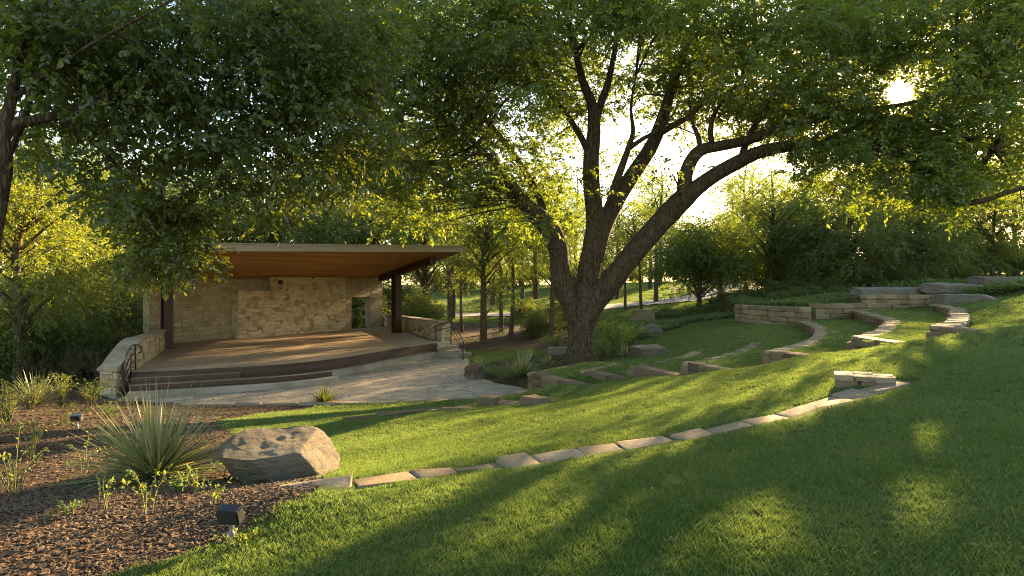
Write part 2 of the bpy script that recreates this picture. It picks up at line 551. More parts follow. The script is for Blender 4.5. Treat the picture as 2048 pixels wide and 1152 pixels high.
class Stones:
    def __init__(self):
        self.V, self.Q, self.R = [], [], []
        self.n = 0

    def add(self, c, ux, uy, uz, dims, seed, chamfer=0.02, jit=0.012):
        rng = np.random.default_rng(seed)
        dims = np.asarray(dims, float)
        s = ST_V * dims
        h = dims / 2
        # inner loop rows close to the edges -> rounded arrises
        for k in range(3):
            inner = np.abs(np.abs(ST_V[:, k]) - 1 / 6) < 0.01
            s[inner, k] = np.sign(ST_V[inner, k]) * (h[k] - min(chamfer * 1.6, h[k] * 0.6))
        onface = np.abs(np.abs(ST_V) - 0.5) < 1e-6
        cnt = onface.sum(1)
        for k in range(3):
            e = onface[:, k] & (cnt >= 2)
            s[e, k] -= np.sign(s[e, k]) * chamfer * np.where(cnt[e] == 3, 0.55, 0.30)
        # skew corners: trilinear jitter of eight corners
        cj = rng.normal(0, jit, (2, 2, 2, 3))
        tt = (ST_V + 0.5)
        w = np.zeros((len(s), 3))
        for a in (0, 1):
            for b in (0, 1):
                for d in (0, 1):
                    ww = (tt[:, 0] if a else 1 - tt[:, 0]) * (tt[:, 1] if b else 1 - tt[:, 1]) * (tt[:, 2] if d else 1 - tt[:, 2])
                    w += ww[:, None] * cj[a, b, d]
        s = s + w + rng.normal(0, jit * 0.28, s.shape)
        Mx = np.stack([ux, uy, uz]).astype(float)
        self.V.append(np.asarray(c) + s @ Mx)
        self.Q.append((ST_Q if np.linalg.det(Mx) > 0 else ST_Q[:, ::-1]) + self.n)
        self.R.append(np.full(len(ST_Q), rng.random()))
        self.n += len(s)

    def mesh(self, name, mat):
        return mesh_np(name, np.vstack(self.V), np.vstack(self.Q), mat, smooth=True, attrs={'rnd': ('FACE', np.concatenate(self.R))})


def boulder_mesh(name, mat, dims, planes, seed, rough=0.05, sub=5):
    """a faceted rock: icosphere cut flat by planes, then roughened. dims = full size"""
    bm = bmesh.new()
    bmesh.ops.create_icosphere(bm, subdivisions=sub, radius=1.0)
    V = np.array([v.co for v in bm.verts])
    Q = np.array([[v.index for v in f.verts] for f in bm.faces])
    bm.free()
    V = V * 1.25
    for (n, d) in planes:
        n = np.asarray(n, float)
        n /= np.linalg.norm(n)
        k = V @ n - d
        V = V - np.outer(np.where(k > 0, k, 0), n)
    nv = len(V)
    e = np.vstack([Q[:, [0, 1]], Q[:, [1, 2]], Q[:, [2, 0]]])
    e = np.vstack([e, e[:, ::-1]])
    cnt_ = np.bincount(e[:, 0], minlength=nv)[:, None]
    for _ in range(3 if sub < 6 else 9):      # worn arrises
        acc = np.zeros_like(V)
        np.add.at(acc, e[:, 0], V[e[:, 1]])
        V = 0.45 * V + 0.55 * acc / cnt_
    hd = np.asarray(dims) / 2
    out = []
    for v in V:
        w = v * hd
        q = Vector(w)
        a = mnoise.fractal(q * (1.6 / max(hd)) + Vector((seed, 0, 0)), 1.0, 2.0, 5)
        strata = mnoise.noise(Vector((q.x * 0.6 + seed, q.y * 0.6, (q.z + 0.25 * q.x) * 9 / max(hd[2], .2) * 0.5)))
        L = np.linalg.norm(w) + 1e-6
        led = 0.0
        if sub > 5:
            hq = (q.z + 0.30 * q.x - 0.1 * q.y) / hd[2] * 2.6 + 0.35 * mnoise.noise(q * 2.0)
            led = -0.9 * abs((hq % 1.0) - 0.35) ** 2 + 0.10 * mnoise.fractal(q * 9, 1.0, 2.0, 4)
        out.append(w + w / L * (a * rough + abs(strata) * rough * -0.5 + led * rough * 0.45) * max(hd))
    return mesh_np(name, np.array(out), Q, mat)


# ------------------------------------------------------------------ terrain
CC = np.array([-13.0, 31.0])               # centre of the amphitheatre's circles
ZT = [-3.12, -2.60, -2.44, -2.14, -1.84, -1.44, -1.05, -0.76]      # tread levels 0..7
RW = [None, 18.0, 19.7, 21.7, 23.5, 25.4, 27.1, 28.5]
EN = [None, P(1063, 746, 19.0), P(1170, 742, 18.4), P(1265, 735, 16.9), P(1374, 727.5, 15.2), P(1540, 705, 13.95), P(1711, 677, 13.0), P(1872, 655, 12.0)]
TN = [None, P(1143, 768, 16.9), P(1242, 761, 16.5), P(1340, 748, 15.2), P(1444, 740, 13.9), P(1615, 715, 12.95), P(1797, 691, 11.5), P(1962, 664, 10.8)]
for i in range(1, 8):
    EN[i][2] = ZT[i]
    TN[i][2] = ZT[i]


def pol(p):
    q = np.asarray(p)[..., :2] - CC
    return np.hypot(q[..., 0], q[..., 1]), np.degrees(np.arctan2(q[..., 1], q[..., 0]))


def unpol(R, ph):
    a = np.radians(ph)
    return np.stack([CC[0] + R * np.cos(a), CC[1] + R * np.sin(a)], -1)


def rwall(i, ph):
    """radius of terrace wall i's front edge at angle ph (degrees)"""
    R, p0 = pol(EN[i])
    r = RW[i] + (R - RW[i]) * np.clip(1 - (ph - p0) / 6.0, 0, 1)
    if i == 7:
        r = r + np.interp(ph, [-42, -33, -24, -11, -4, 4], [0, .1, .6, 2.5, 4, 6])
    elif i == 6:
        r = r + np.interp(ph, [-42, -31, -12, -4, 4], [0, 0, .9, 1.9, 2.6])
    elif i == 5:
        r = r + np.interp(ph, [-42, -25, -9, 4], [0, 0, .45, .9])
    return r - 0.18


CP = []


def cp(p, dz=0.0):
    CP.append((p[0], p[1], p[2] + dz))


for a in [(530, 1000, 4.7), (770, 960, 5.2), (1040, 930, 5.65), (1300, 885, 6.2), (1600, 820, 6.9), (1800, 765, 7.5),
          (1024, 1152, 3.1), (2048, 1152, 2.6), (0, 1152, 3.6), (462, 1082, 4.25), (2048, 800, 6.0), (2048, 700, 9.0), (2048, 640, 13.0),
          (2048, 593, 19.0), (540, 965, 6.0), (310, 970, 6.0), (150, 857, 10.0), (40, 812, 13.5), (215, 795, 17.6),
          (700, 838, 12.2), (1000, 812, 14.0), (850, 866, 9.6), (430, 832, 13.5), (1320, 668, 31.2), (1495, 638, 32.6), (1400, 654, 32.0)]:
    cp(P(*a))
for a in [(1700, 717, 11.2), (1530, 738, 12.6), (1370, 757, 13.6), (1865, 690, 10.3), (1258, 765, 15.2), (1163, 779, 16.9), (1062, 787, 17.6),
          (1700, 738, 9.2), (1540, 758, 10.2), (1375, 780, 11.2), (1265, 788, 12.6), (1170, 798, 13.8), (1060, 804, 15.0), (1880, 712, 8.8), (1620, 750, 9.8), (1450, 768, 11.0)]:
    cp(P(*a))
for q in [(0, 0, -1.36), (3, 0, -1.05), (6, 3, -0.72), (-4, 0, -1.62), (0, -8, -1.2), (-8, 4, -2.0), (10, 5, -0.35), (14, 12, -0.25), (12, -5, -0.1),
          (-20, 19, -3.0), (-14, 15, -2.75), (-25, 30, -3.0), (-20, 40, -2.9), (-30, 10, -2.6), (-9, 26, -3.2), (-12, 35, -3.1), (-5, 20, -3.2), (-1, 20, -3.2), (-3, 24, -3.2),
          (-1, 18.6, -3.2), (0.3, 19.6, -3.2), (-5.8, 17.4, -3.18), (-9, 17.2, -3.18), (-3.3, 17.3, -3.15), (-0.8, 17.7, -3.13), (0.7, 18.4, -3.12),
          (2.5, 23.7, -2.98), (0.8, 22, -3.08), (4.5, 24.5, -2.8), (1, 27, -3.0), (-1, 28, -3.12), (5.5, 27, -2.75), (-1.5, 32, -3.05), (1, 36, -2.95),
          (3, 42, -2.8), (-4, 44, -2.8), (-10, 50, -2.75), (7, 33, -2.2), (9, 36, -2.0), (11, 33.5, -1.7), (15, 45, -1.55), (9, 44, -2.1),
          (4, 58, -2.25), (-6, 56, -2.5), (9.5, 57, -1.75), (15.5, 60, -1.3), (24, 68, -0.4), (36, 90, 1.0), (0, 75, -1.9), (14, 85, -0.1), (24, 110, 1.0), (-4, 95, -1.0), (-40, 60, -2.8), (-50, 100, -2.0), (40, 60, 0.6), (60, 110, 2.0), (20, 22.5, -0.35), (30, 20, 0.1), (24, 30, -0.2), (60, 40, 1.0), (60, 0, 1.5)]:
    CP.append(q)
for i in range(1, 8):
    e, t = EN[i], TN[i]
    CP.append((e[0] - 0.15, e[1] - 0.25, ZT[i - 1] + 0.02))
    CP.append((t[0], t[1] - 0.1, ZT[i] - 0.01))
    if i < 7:
        for ph in (-37, -31):
            x, y = unpol((RW[i] + RW[i + 1]) / 2, ph)
            CP.append((x, y, ZT[i] - 0.30))
x_, y_ = unpol(17.0, -35)
for ph, dz in ((-25, -0.06), (-16, -0.02), (-9, 0.02)):
    x, y = unpol(24.4, ph)
    CP.append((x, y, -1.86 + (ph + 25) / 16 * 0.2))
for i in (5, 6):
    for ph in (-22, -13, -6):
        x, y = unpol((rwall(i, ph) + rwall(i + 1, ph)) / 2, ph)
        CP.append((x, y, ZT[i] - 0.4))
for ph in (-38, -30, -22, -14, -7):
    r = rwall(7, ph)
    x, y = unpol(r + 0.9, ph)
    CP.append((x, y, ZT[7] - 0.03))
    x, y = unpol(r + 4.0, ph)
    CP.append((x, y, ZT[7] + 0.3))
CP = np.array(CP, float)


def _tps_fit(c, lam):
    n = len(c)
    d = np.hypot(c[:, None, 0] - c[None, :, 0], c[:, None, 1] - c[None, :, 1])
    K = np.where(d > 0, d * d * np.log(d + 1e-9), 0) + lam * np.eye(n)
    Pm = np.column_stack([np.ones(n), c[:, :2]])
    A = np.block([[K, Pm], [Pm.T, np.zeros((3, 3))]])
    return np.linalg.solve(A, np.concatenate([c[:, 2], np.zeros(3)]))


TPS_W = _tps_fit(CP, 0.05)


def tps(x, y):
    x, y = np.asarray(x, float), np.asarray(y, float)
    sh = x.shape
    x, y = x.ravel(), y.ravel()
    out = np.empty(len(x))
    for s in range(0, len(x), 20000):
        xs, ys = x[s:s + 20000], y[s:s + 20000]
        d = np.hypot(xs[:, None] - CP[None, :, 0], ys[:, None] - CP[None, :, 1])
        K = np.where(d > 0, d * d * np.log(d + 1e-9), 0)
        out[s:s + 20000] = K @ TPS_W[:-3] + TPS_W[-3] + TPS_W[-2] * xs + TPS_W[-1] * ys
    return out.reshape(sh)


def poly_sd(x, y, poly):
    """signed distance: positive inside"""
    x, y = np.asarray(x, float), np.asarray(y, float)
    poly = np.asarray(poly, float)
    d = np.full(x.shape, 1e9)
    ins = np.zeros(x.shape, bool)
    n = len(poly)
    for i in range(n):
        a, b = poly[i], poly[(i + 1) % n]
        ab = b - a
        t = np.clip(((x - a[0]) * ab[0] + (y - a[1]) * ab[1]) / (ab @ ab), 0, 1)
        d = np.minimum(d, np.hypot(x - a[0] - t * ab[0], y - a[1] - t * ab[1]))
        c = ((a[1] > y) != (b[1] > y))
        xi = a[0] + (y - a[1]) / (b[1] - a[1] + 1e-12) * ab[0]
        ins ^= c & (x < xi)
    return np.where(ins, d, -d)


def W2(px, py, d):
    return tuple(P(px, py, d)[:2])


PLAZA = [(-11.5, 17.65), (-8.75, 17.05), (-5.8, 17.2), (-3.3, 17.4), (-0.92, 17.85), (0.25, 18.5), (0.62, 19.0), (0.3, 19.75), (-0.6, 20.8), (-1.15, 22.2), (-1.65, 24.8), (-1.9, 27.6), (-3.2, 30.5), (-8, 27), (-11.8, 20.5)]
MULCH = [W2(200, 1152, 3.5), W2(330, 1112, 3.95), W2(430, 1086, 4.2), W2(535, 1035, 4.5), W2(600, 1000, 4.75), W2(665, 960, 5.35), W2(640, 900, 6.8), W2(590, 866, 8.0), (-4.4, 9.8), (-5.7, 12.0), (-5.9, 14.5), (-5.0, 16.3), (-3.6, 17.3), (-8.75, 17.2), (-12, 18), (-14, 20.5), (-18, 19), (-34, 15), (-34, -2), (-2.2, -2), (-2.3, 2.2)]
WOODS = [(-4, 31.8), (-1, 30.3), (1.5, 30.0), (4.3, 31.5), (5, 38), (5.2, 44.5), (0, 46.5), (-6, 47.5), (-14, 52), (-40, 66), (-70, 50), (-70, 12), (-20, 17), (-14.5, 21), (-17, 30), (-9.5, 42)]
TREEBED = [(-1.5, 24.2), (-1.0, 22.2), (-0.5, 20.9), (0.35, 19.9), (0.9, 19.6), (1.9, 20.9), (3.3, 22.0), (4.3, 23.2), (5.6, 25.0), (6.2, 27.5), (3.5, 28.6), (0.5, 27.6), (-1.2, 25.8)]
COVERBED = [(6.2, 29.5), (7.8, 31.6), (9.7, 33.6), (11.8, 33.3), (12.4, 32.6), (14, 33), (13.5, 43), (8, 45), (5, 37)]
BED = [(12.2, 32.5), (12.7, 30), (13.25, 27.5), (13.7, 28.85), (16.6, 29.65), (17.2, 30.7), (21.2, 30.2), (24, 28.3), (27, 27.5), (44, 26), (50, 46), (14, 46), (13, 42)]
_bc = np.array([(12.2, 32.5, -0.95), (13.25, 27.5, -1.0), (13.7, 28.9, -0.85), (16.6, 29.7, -0.75), (17.2, 30.8, -0.45), (21.2, 30.3, -0.33), (24, 28.6, -0.1), (30, 27, 0.3), (44, 26, 0.8), (15, 38, -0.6), (24, 36, 0.1), (35, 36, 0.6), (13, 45, -1.5), (14, 46, -1.45), (24, 46, -0.3), (50, 46, 1.2), (25, 31, 0.12)])


def bed_z(x, y):
    x, y = np.asarray(x, float), np.asarray(y, float)
    d = np.hypot(x[..., None] - _bc[:, 0], y[..., None] - _bc[:, 1])
    w = 1 / (d ** 3 + 0.05)
    return (w * _bc[:, 2]).sum(-1) / w.sum(-1)


def ground_z(x, y):
    x, y = np.asarray(x, float), np.asarray(y, float)
    r = np.hypot(x, y)
    z = tps(np.clip(x, -80, 80), np.clip(y, -30, 130))
    z = z + (0.8 - z) * smoothstep(95, 150, r)
    und = np.array([snoise(a, b, 0.35, 2) * 0.035 + snoise(a, b, 0.09, 5) * 0.06 for a, b in zip(np.ravel(x), np.ravel(y))]).reshape(x.shape)
    z = z + und * smoothstep(3, 8, r)
    sb = poly_sd(x, y, BED)
    z = np.where(sb > 0, bed_z(x, y) + und * 0.5, z)
    sp = poly_sd(x, y, PLAZA)
    z = np.where(sp > -0.12, np.minimum(z, -3.19), z)
    return z


def zone_sd(x, y):
    z = np.full(np.shape(x), -9.0)
    for p in (MULCH, WOODS, TREEBED, COVERBED):
        z = np.maximum(z, poly_sd(x, y, p))
    z = np.maximum(z, np.minimum(poly_sd(x, y, BED), 43.0 - y))
    return z


def axis_pts(lo, hi, fine0, fine1, fine, growth=1.18):
    a = list(np.arange(fine0, fine1 + 1e-6, fine))
    s, v = fine, fine1
    while v < hi:
        s *= growth
        v += s
        a.append(v)
    s, v = fine, fine0
    while v > lo:
        s *= growth
        v -= s
        a.insert(0, v)
    return np.array(a)


gx = axis_pts(-700, 700, -13, 26, 0.22)
gy = axis_pts(-120, 900, 0, 37, 0.22)
GX, GY = np.meshgrid(gx, gy, indexing='ij')
GZ = ground_z(GX, GY)
nx, ny = GX.shape
ii, jj = np.meshgrid(np.arange(nx - 1), np.arange(ny - 1), indexing='ij')
GQ = np.stack([ii * ny + jj, (ii + 1) * ny + jj, (ii + 1) * ny + jj + 1, ii * ny + jj + 1], -1).reshape(-1, 4)
ZONE = np.clip(zone_sd(GX, GY), -1.5, 1.5)
ground = obj('ground', mesh_np('ground', np.stack([GX, GY, GZ], -1).reshape(-1, 3), GQ, M['ground'], attrs={'zone': ('POINT', ZONE.ravel())}))
tag(ground, 'sloping ground of lawn and bark mulch around the stage', kind='structure')


def gz(x, y):
    """bilinear lookup on the ground mesh"""
    x, y = np.asarray(x, float), np.asarray(y, float)
    i = np.clip(np.searchsorted(gx, x) - 1, 0, nx - 2)
    j = np.clip(np.searchsorted(gy, y) - 1, 0, ny - 2)
    fx = np.clip((x - gx[i]) / (gx[i + 1] - gx[i]), 0, 1)
    fy = np.clip((y - gy[j]) / (gy[j + 1] - gy[j]), 0, 1)
    return (GZ[i, j] * (1 - fx) * (1 - fy) + GZ[i + 1, j] * fx * (1 - fy) + GZ[i, j + 1] * (1 - fx) * fy + GZ[i + 1, j + 1] * fx * fy)


def on_ground(px, py, dlo=2.0, dhi=140.0):
    """first hit of a picture ray with the ground"""
    d = np.concatenate([np.arange(dlo, 20, 0.03), np.arange(20, dhi, 0.15)])
    x, y, z = (px - CX) / F * d, d, (CY - py) / F * d
    h = z - gz(x, y)
    k = np.argmax(h < 0)
    if h[k] >= 0:
        k = len(d) - 1
    return np.array([x[k], y[k], float(gz(x[k], y[k]))])


# terrace treads: level strips of lawn between the walls
FAR_PH = {1: -20.0, 2: -20.0, 3: -20.0, 4: -7.5, 5: 2.5, 6: 3.5}
TREADS = {}
for i in range(1, 7):
    ns, nt_ = 30, 90
    e0 = pol(EN[i])
    t0 = pol(TN[i])
    V = []
    for a in range(ns + 1):
        s = a / ns
        n_ph = 0.85 + e0[1] + (t0[1] - e0[1]) * min(1.0, s * (rwall(i + 1, e0[1]) - rwall(i, e0[1])) / max(0.2, t0[0] - e0[0]))
        for b in range(nt_ + 1):
            ph = n_ph + (FAR_PH[i] - n_ph) * b / nt_
            r0, r1 = rwall(i, ph) + 0.06, rwall(i + 1, ph) + 0.12
            x, y = unpol(r0 + (r1 - r0) * s, ph)
            V.append((x, y, ZT[i], ph, s))
    V = np.array(V)
    base = ground_z(V[:, 0], V[:, 1])
    z = np.full(len(V), ZT[i]) + np.array([snoise(a, b, 0.5, 9) * 0.02 for a, b in V[:, :2]])
    if i <= 3:
        k = smoothstep(-31, -21, V[:, 3])
        z = z * (1 - k) + (base - 0.06) * k
    elif i == 4:
        k = smoothstep(-16, -7, V[:, 3])
        z = z + k * 0.2
    i_, j_ = np.meshgrid(np.arange(ns), np.arange(nt_), indexing='ij')
    w = nt_ + 1
    Q = np.stack([i_ * w + j_, (i_ + 1) * w + j_, (i_ + 1) * w + j_ + 1, i_ * w + j_ + 1], -1).reshape(-1, 4)
    V3 = np.column_stack([V[:, :2], z])
    o = obj('lawn_terrace', mesh_np('lawn_terrace', V3, Q, M['turf']))
    tag(o, 'level grass tread between curved stone terrace walls', kind='structure')
    TREADS[i] = (V3, Q)

# paved plaza in front of the stage
m = MB()
m.ext(PLAZA, -3.4, -3.15)
plaza = m.build('plaza', M['plaza'])
tag(plaza, 'flagstone plaza in front of the stage', kind='structure')

# road beyond the trees
rc = [(-60, 62), (-30, 59), (-12, 57.5), (-4, 56.5), (2, 56.5), (8, 57.5), (14, 59.5), (19.5, 63), (25, 69.5), (31, 80), (37, 92), (46, 108), (60, 128)]
rc = catmull(np.array(rc, float), 24)
tg = np.gradient(rc, axis=0)
tg /= np.linalg.norm(tg, axis=1)[:, None]
nm = np.column_stack([-tg[:, 1], tg[:, 0]])
V = []
for k in range(len(rc)):
    for s in (-2.9, -1.0, 1.0, 2.9):
        q = rc[k] + nm[k] * s
        V.append((q[0], q[1], 0))
V = np.array(V)
V[:, 2] = gz(V[:, 0], V[:, 1]) + 0.10
n = len(rc)
i_, j_ = np.meshgrid(np.arange(n - 1), np.arange(3), indexing='ij')
Q = np.stack([i_ * 4 + j_, i_ * 4 + j_ + 1, (i_ + 1) * 4 + j_ + 1, (i_ + 1) * 4 + j_], -1).reshape(-1, 4)
road = obj('road', mesh_np('road', V, Q, M['road']))
tag(road, 'pale asphalt park road curving beyond the trees', kind='structure')


# ------------------------------------------------------------------ stone terrace walls
def unit(v):
    v = np.asarray(v, float)
    return v / (np.linalg.norm(v) + 1e-12)


UZ = np.array([0, 0, 1.0])


def course(st, path, z_top, depth, hgt, lens, seed, jit=0.012, inset=0.0):
    """one course of blocks following path (n,2), front edge on the path, depth to the right of travel"""
    rng = np.random.default_rng(seed)
    path = np.asarray(path, float)
    seg = np.hypot(*np.diff(path, axis=0).T)
    cum = np.concatenate([[0], np.cumsum(seg)])
    s = 0.0
    k = 0
    while s < cum[-1] - 0.05:
        L = min(rng.uniform(*lens), cum[-1] - s)
        if cum[-1] - s - L < lens[0] * 0.4:
            L = cum[-1] - s
        a = np.array([np.interp(s, cum, path[:, q]) for q in (0, 1)])
        b = np.array([np.interp(s + L, cum, path[:, q]) for q in (0, 1)])
        ux = unit(np.append(b - a, 0))
        uy = np.array([ux[1], -ux[0], 0])
        dd = depth * rng.uniform(0.92, 1.08)
        hh = hgt * rng.uniform(0.96, 1.0)
        c = np.append((a + b) / 2, z_top - hh / 2) + uy * (dd / 2 - inset + rng.normal(0, 0.012))
        st.add(c, ux, uy, UZ, (np.hypot(*(b - a)) - 0.012, dd, hh), seed * 1000 + k, 0.02, jit)
        s += L
        k += 1


WALL_NAMES = {1: 'lowest short stone terrace wall, a double-course stub beside the tree bed and plaza',
              2: 'second terrace wall up from the plaza, low stone stub with flush edging behind it',
              3: 'third terrace wall up from the plaza, sunlit flush cap row running to lawn',
              4: 'fourth terrace wall up, thin flush stone row ending in a dark wedge block',
              5: 'fifth terrace wall up, curving wall whose far end meets the three-course wall',
              6: 'sixth terrace wall up, middle of the three tall curved walls on the lawn',
              7: 'topmost curved terrace wall with radial cap stones near the large grey slab rock'}
WALL_FAR = {1: -39.0, 2: -33.5, 3: -27.0, 4: -24.0, 5: -9.0, 6: -4.2, 7: -3.0}
for i in range(1, 8):
    R0, p0 = pol(EN[i])
    phs = np.linspace(p0, WALL_FAR[i], 60)
    pts = np.array([unpol(rwall(i, q), q) for q in phs])
    root = empty('terrace_wall', (EN[i][0], EN[i][1], ZT[i - 1]))
    tag(root, WALL_NAMES[i], 'wall', 'curved stone terrace walls')
    loc = np.array(root.location)
    st = Stones()
    nb = 2 if i != 1 else 3
    for c in range(nb):
        course(st, pts - loc[:2], ZT[i] - 0.09 - c * 0.2 - loc[2], 0.34, 0.2, (0.38, 0.72), 100 * i + c, inset=-0.01 * c)
    # return along the lawn ramp, dies into the slope
    rt = np.array([EN[i][:2], EN[i][:2] * 0.5 + TN[i][:2] * 0.5, TN[i][:2] + (TN[i][:2] - EN[i][:2]) * 0.12])
    rt = rt + 0
    for c in range(nb):
        course(st, rt[::-1] - loc[:2], ZT[i] + 0.03 - c * 0.2 - loc[2] + (0.0 if c == 0 else 0.01), 0.40, 0.2, (0.75, 1.15), 100 * i + 40 + c)
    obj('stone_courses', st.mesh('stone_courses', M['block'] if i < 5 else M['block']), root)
    cap = Stones()
    course(cap, pts[1:] - loc[:2], ZT[i] + (0.015 if i > 4 else 0.0) - loc[2], 0.42 if i > 4 else 0.30, 0.105, (0.16, 0.30), 100 * i + 70, inset=0.02, jit=0.014)
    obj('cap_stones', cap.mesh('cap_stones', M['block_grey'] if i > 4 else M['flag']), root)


def straight_wall(name, label, pts, ztop0, ztop1, ncourse, mat, seed, lens=(0.35, 0.8), depth=0.45, h=0.235, group=None, fall=None):
    pts = np.asarray(pts, float)
    root = empty(name, (pts[0][0], pts[0][1], min(ztop0, ztop1) - ncourse * h))
    tag(root, label, 'wall', group)
    loc = np.array(root.location)
    st = Stones()
    cap = Stones()
    for c in range(ncourse):
        path = catmull(pts, 8)
        k = int(len(path) * (1 - (fall or 0) * (0.22 if c == 0 else 0)))
        course(cap if c == 0 else st, path[:k] - loc[:2], (ztop0 + ztop1) / 2 - c * h - loc[2], depth, h - 0.006, lens, seed + c, 0.016)
    if st.V:
        obj('stone_courses', st.mesh('stone_courses', mat), root)
    obj('cap_stones', cap.mesh('cap_stones', mat), root)
    return root


straight_wall('retaining_wall', 'pale three-course curved retaining wall below the shrub bed, left of the fifth terrace wall', [(12.05, 32.6), (12.25, 31), (12.6, 29.2), (13.1, 27.3)], -0.86, -0.86, 4, M['block_grey'], 901, group='far retaining walls')
straight_wall('retaining_wall', 'three-course stone retaining wall closing the tread between the two middle curved walls', [(13.55, 28.55), (14.6, 28.9), (15.6, 29.2), (17.9, 29.6)], -0.72, -0.72, 4, M['block_grey'], 921, group='far retaining walls')
straight_wall('retaining_wall', 'topmost three-course retaining wall in front of the long flat grey rocks', [(16.9, 30.4), (18.4, 30.5), (19.8, 30.3), (21.4, 30.0)], -0.32, -0.32, 4, M['block_grey'], 941, group='far retaining walls')

# ------------------------------------------------------------------ stone edging set in the lawn
# foreground row of flagstones, traced then laid on the ground
row_px = [(548, 985), (640, 972), (720, 968), (790, 958), (880, 948), (960, 938), (1040, 929), (1115, 916), (1200, 903), (1270, 893), (1345, 881), (1410, 867), (1475, 854), (1530, 841), (1590, 829), (1640, 812), (1700, 796), (1760, 780), (1806, 766)]
ROWPTS = [on_ground(*q) for q in row_px]
ORD = ['first', 'second', 'third', 'fourth', 'fifth', 'sixth', 'seventh', 'eighth', 'ninth', 'tenth', 'eleventh', 'twelfth', 'thirteenth', 'fourteenth', 'fifteenth', 'sixteenth', 'seventeenth', 'eighteenth', 'nineteenth', 'twentieth']
rp = np.array(ROWPTS)
rpath = catmull(rp[:, :2], 10)
seg = np.hypot(*np.diff(rpath, axis=0).T)
cum = np.concatenate([[0], np.cumsum(seg)])
STRIPS = [(rpath, 0.205)]
rng = np.random.default_rng(5)
s, k = 0.0, 0
tone = ['brown', 'tan', 'pale tan', 'tan', 'brown']
while s < cum[-1] - 0.12:
    L = rng.uniform(0.32, 0.56) * (1.18 if k < 3 else 1)
    L = min(L, cum[-1] - s)
    a = np.array([np.interp(s, cum, rpath[:, q]) for q in (0, 1)])
    b = np.array([np.interp(s + L, cum, rpath[:, q]) for q in (0, 1)])
    ux2 = unit(b - a)
    c2 = (a + b) / 2
    za, zb = float(gz(*a)), float(gz(*b))
    ux = unit(np.append(b - a, zb - za))
    uy = np.array([ux2[1], -ux2[0], 0])
    uz = np.cross(uy, ux) * -1
    uz = unit(np.cross(ux, uy))
    if uz[2] < 0:
        uz = -uz
    w = rng.uniform(0.28, 0.37)
    st = Stones()
    st.add((0, 0, 0), ux, uy, uz, (L - 0.012, w, 0.16), 7000 + k, 0.016, 0.017)
    o = obj('edging_stone', st.mesh('edging_stone', M['flag']))
    o.location = (c2[0], c2[1], (za + zb) / 2 - 0.066)
    tag(o, '%s flagstone from the big boulder in the curved edging row across the lawn' % (ORD[k] if k < 20 else 'twenty-first'), 'edging stone', 'flagstones of the foreground edging row')
    s += L
    k += 1
N_EDGE = k

# the two-block wall end above the row
st = Stones()
b0 = on_ground(1668, 779)
b1 = on_ground(1762, 772)
ux = unit(np.append((b1 - b0)[:2], 0))
uy = np.array([-ux[1], ux[0], 0])
root = tag(empty('wall_end_block', b0), 'sunlit block wall stub rising at the upper end of the lawn edging row', 'stone block')
for c, (L, off) in enumerate([(0.27, 0.135), (0.31, 0.427)]):
    s1 = Stones()
    s1.add(ux * off + uy * 0.15 - UZ * 0.06, ux, uy, UZ, (L - 0.006, 0.32, 0.36), 7100 + c, 0.018, 0.012)
    obj('stone_block', s1.mesh('stone_block', M['block']), root)
s1 = Stones()
for r_, (n_, off0) in enumerate([(3, 0.0), (3, -0.02)]):
    for q in range(n_):
        s1.add(ux * (off0 + 0.115 + 0.215 * q) + uy * (0.07 + 0.2 * r_) + UZ * 0.145, ux, uy, UZ, (0.208, 0.195, 0.07), 7120 + q + 10 * r_, 0.008, 0.008)
obj('cap_slab', s1.mesh('cap_slab', M['flag']), root)

# lower row of half-buried stones and its two blocks
low_px = [(690, 842), (740, 835), (790, 829), (850, 824), (905, 820), (945, 816)]
lp = np.array([on_ground(*q) for q in low_px])
lpath = catmull(lp[:, :2], 8)
STRIPS.append((lpath, 0.15))
root = tag(empty('buried_edging', lp[0]), 'half-buried row of dark thin stones in the lawn below the plaza', 'stone edging')
st = Stones()
course(st, lpath - lp[0][:2], 0.06, 0.26, 0.16, (0.5, 0.9), 7200, 0.03)
for V in st.V:
    w = V[:, :2] + lp[0][:2]
    V[:, 2] += gz(w[:, 0], w[:, 1]) - lp[0][2]
obj('stone_row', st.mesh('stone_row', M['block']), root)
for (x0, x1, yb, dpt, lab, sd) in [(952, 1030, 815, .55, 'left of two low square stone blocks on the grass edge of the plaza', 7300), (1040, 1112, 813, .5, 'right of two low square stone blocks on the grass edge of the plaza', 7310)]:
    a = on_ground(x0, yb)
    b = on_ground(x1, yb - 3)
    root = tag(empty('wall_end_block', a), lab, 'stone block')
    ux = unit(np.append((b - a)[:2], 0))
    uy = np.array([-ux[1], ux[0], 0])
    L = np.hypot(*(b - a)[:2])
    s1 = Stones()
    s1.add(ux * L * 0.25 + uy * 0.2 + UZ * 0.06, ux, uy, UZ, (L * 0.5 - 0.01, 0.42, 0.34), sd, 0.02, 0.02)
    obj('stone_block', s1.mesh('stone_block', M['block']), root)
    s1 = Stones()
    s1.add(ux * L * 0.76 + uy * 0.16 - UZ * 0.02, ux, uy, UZ, (L * 0.5 - 0.01, 0.40, 0.3), sd + 1, 0.02, 0.025)
    obj('stone_block', s1.mesh('stone_block', M['block']), root)

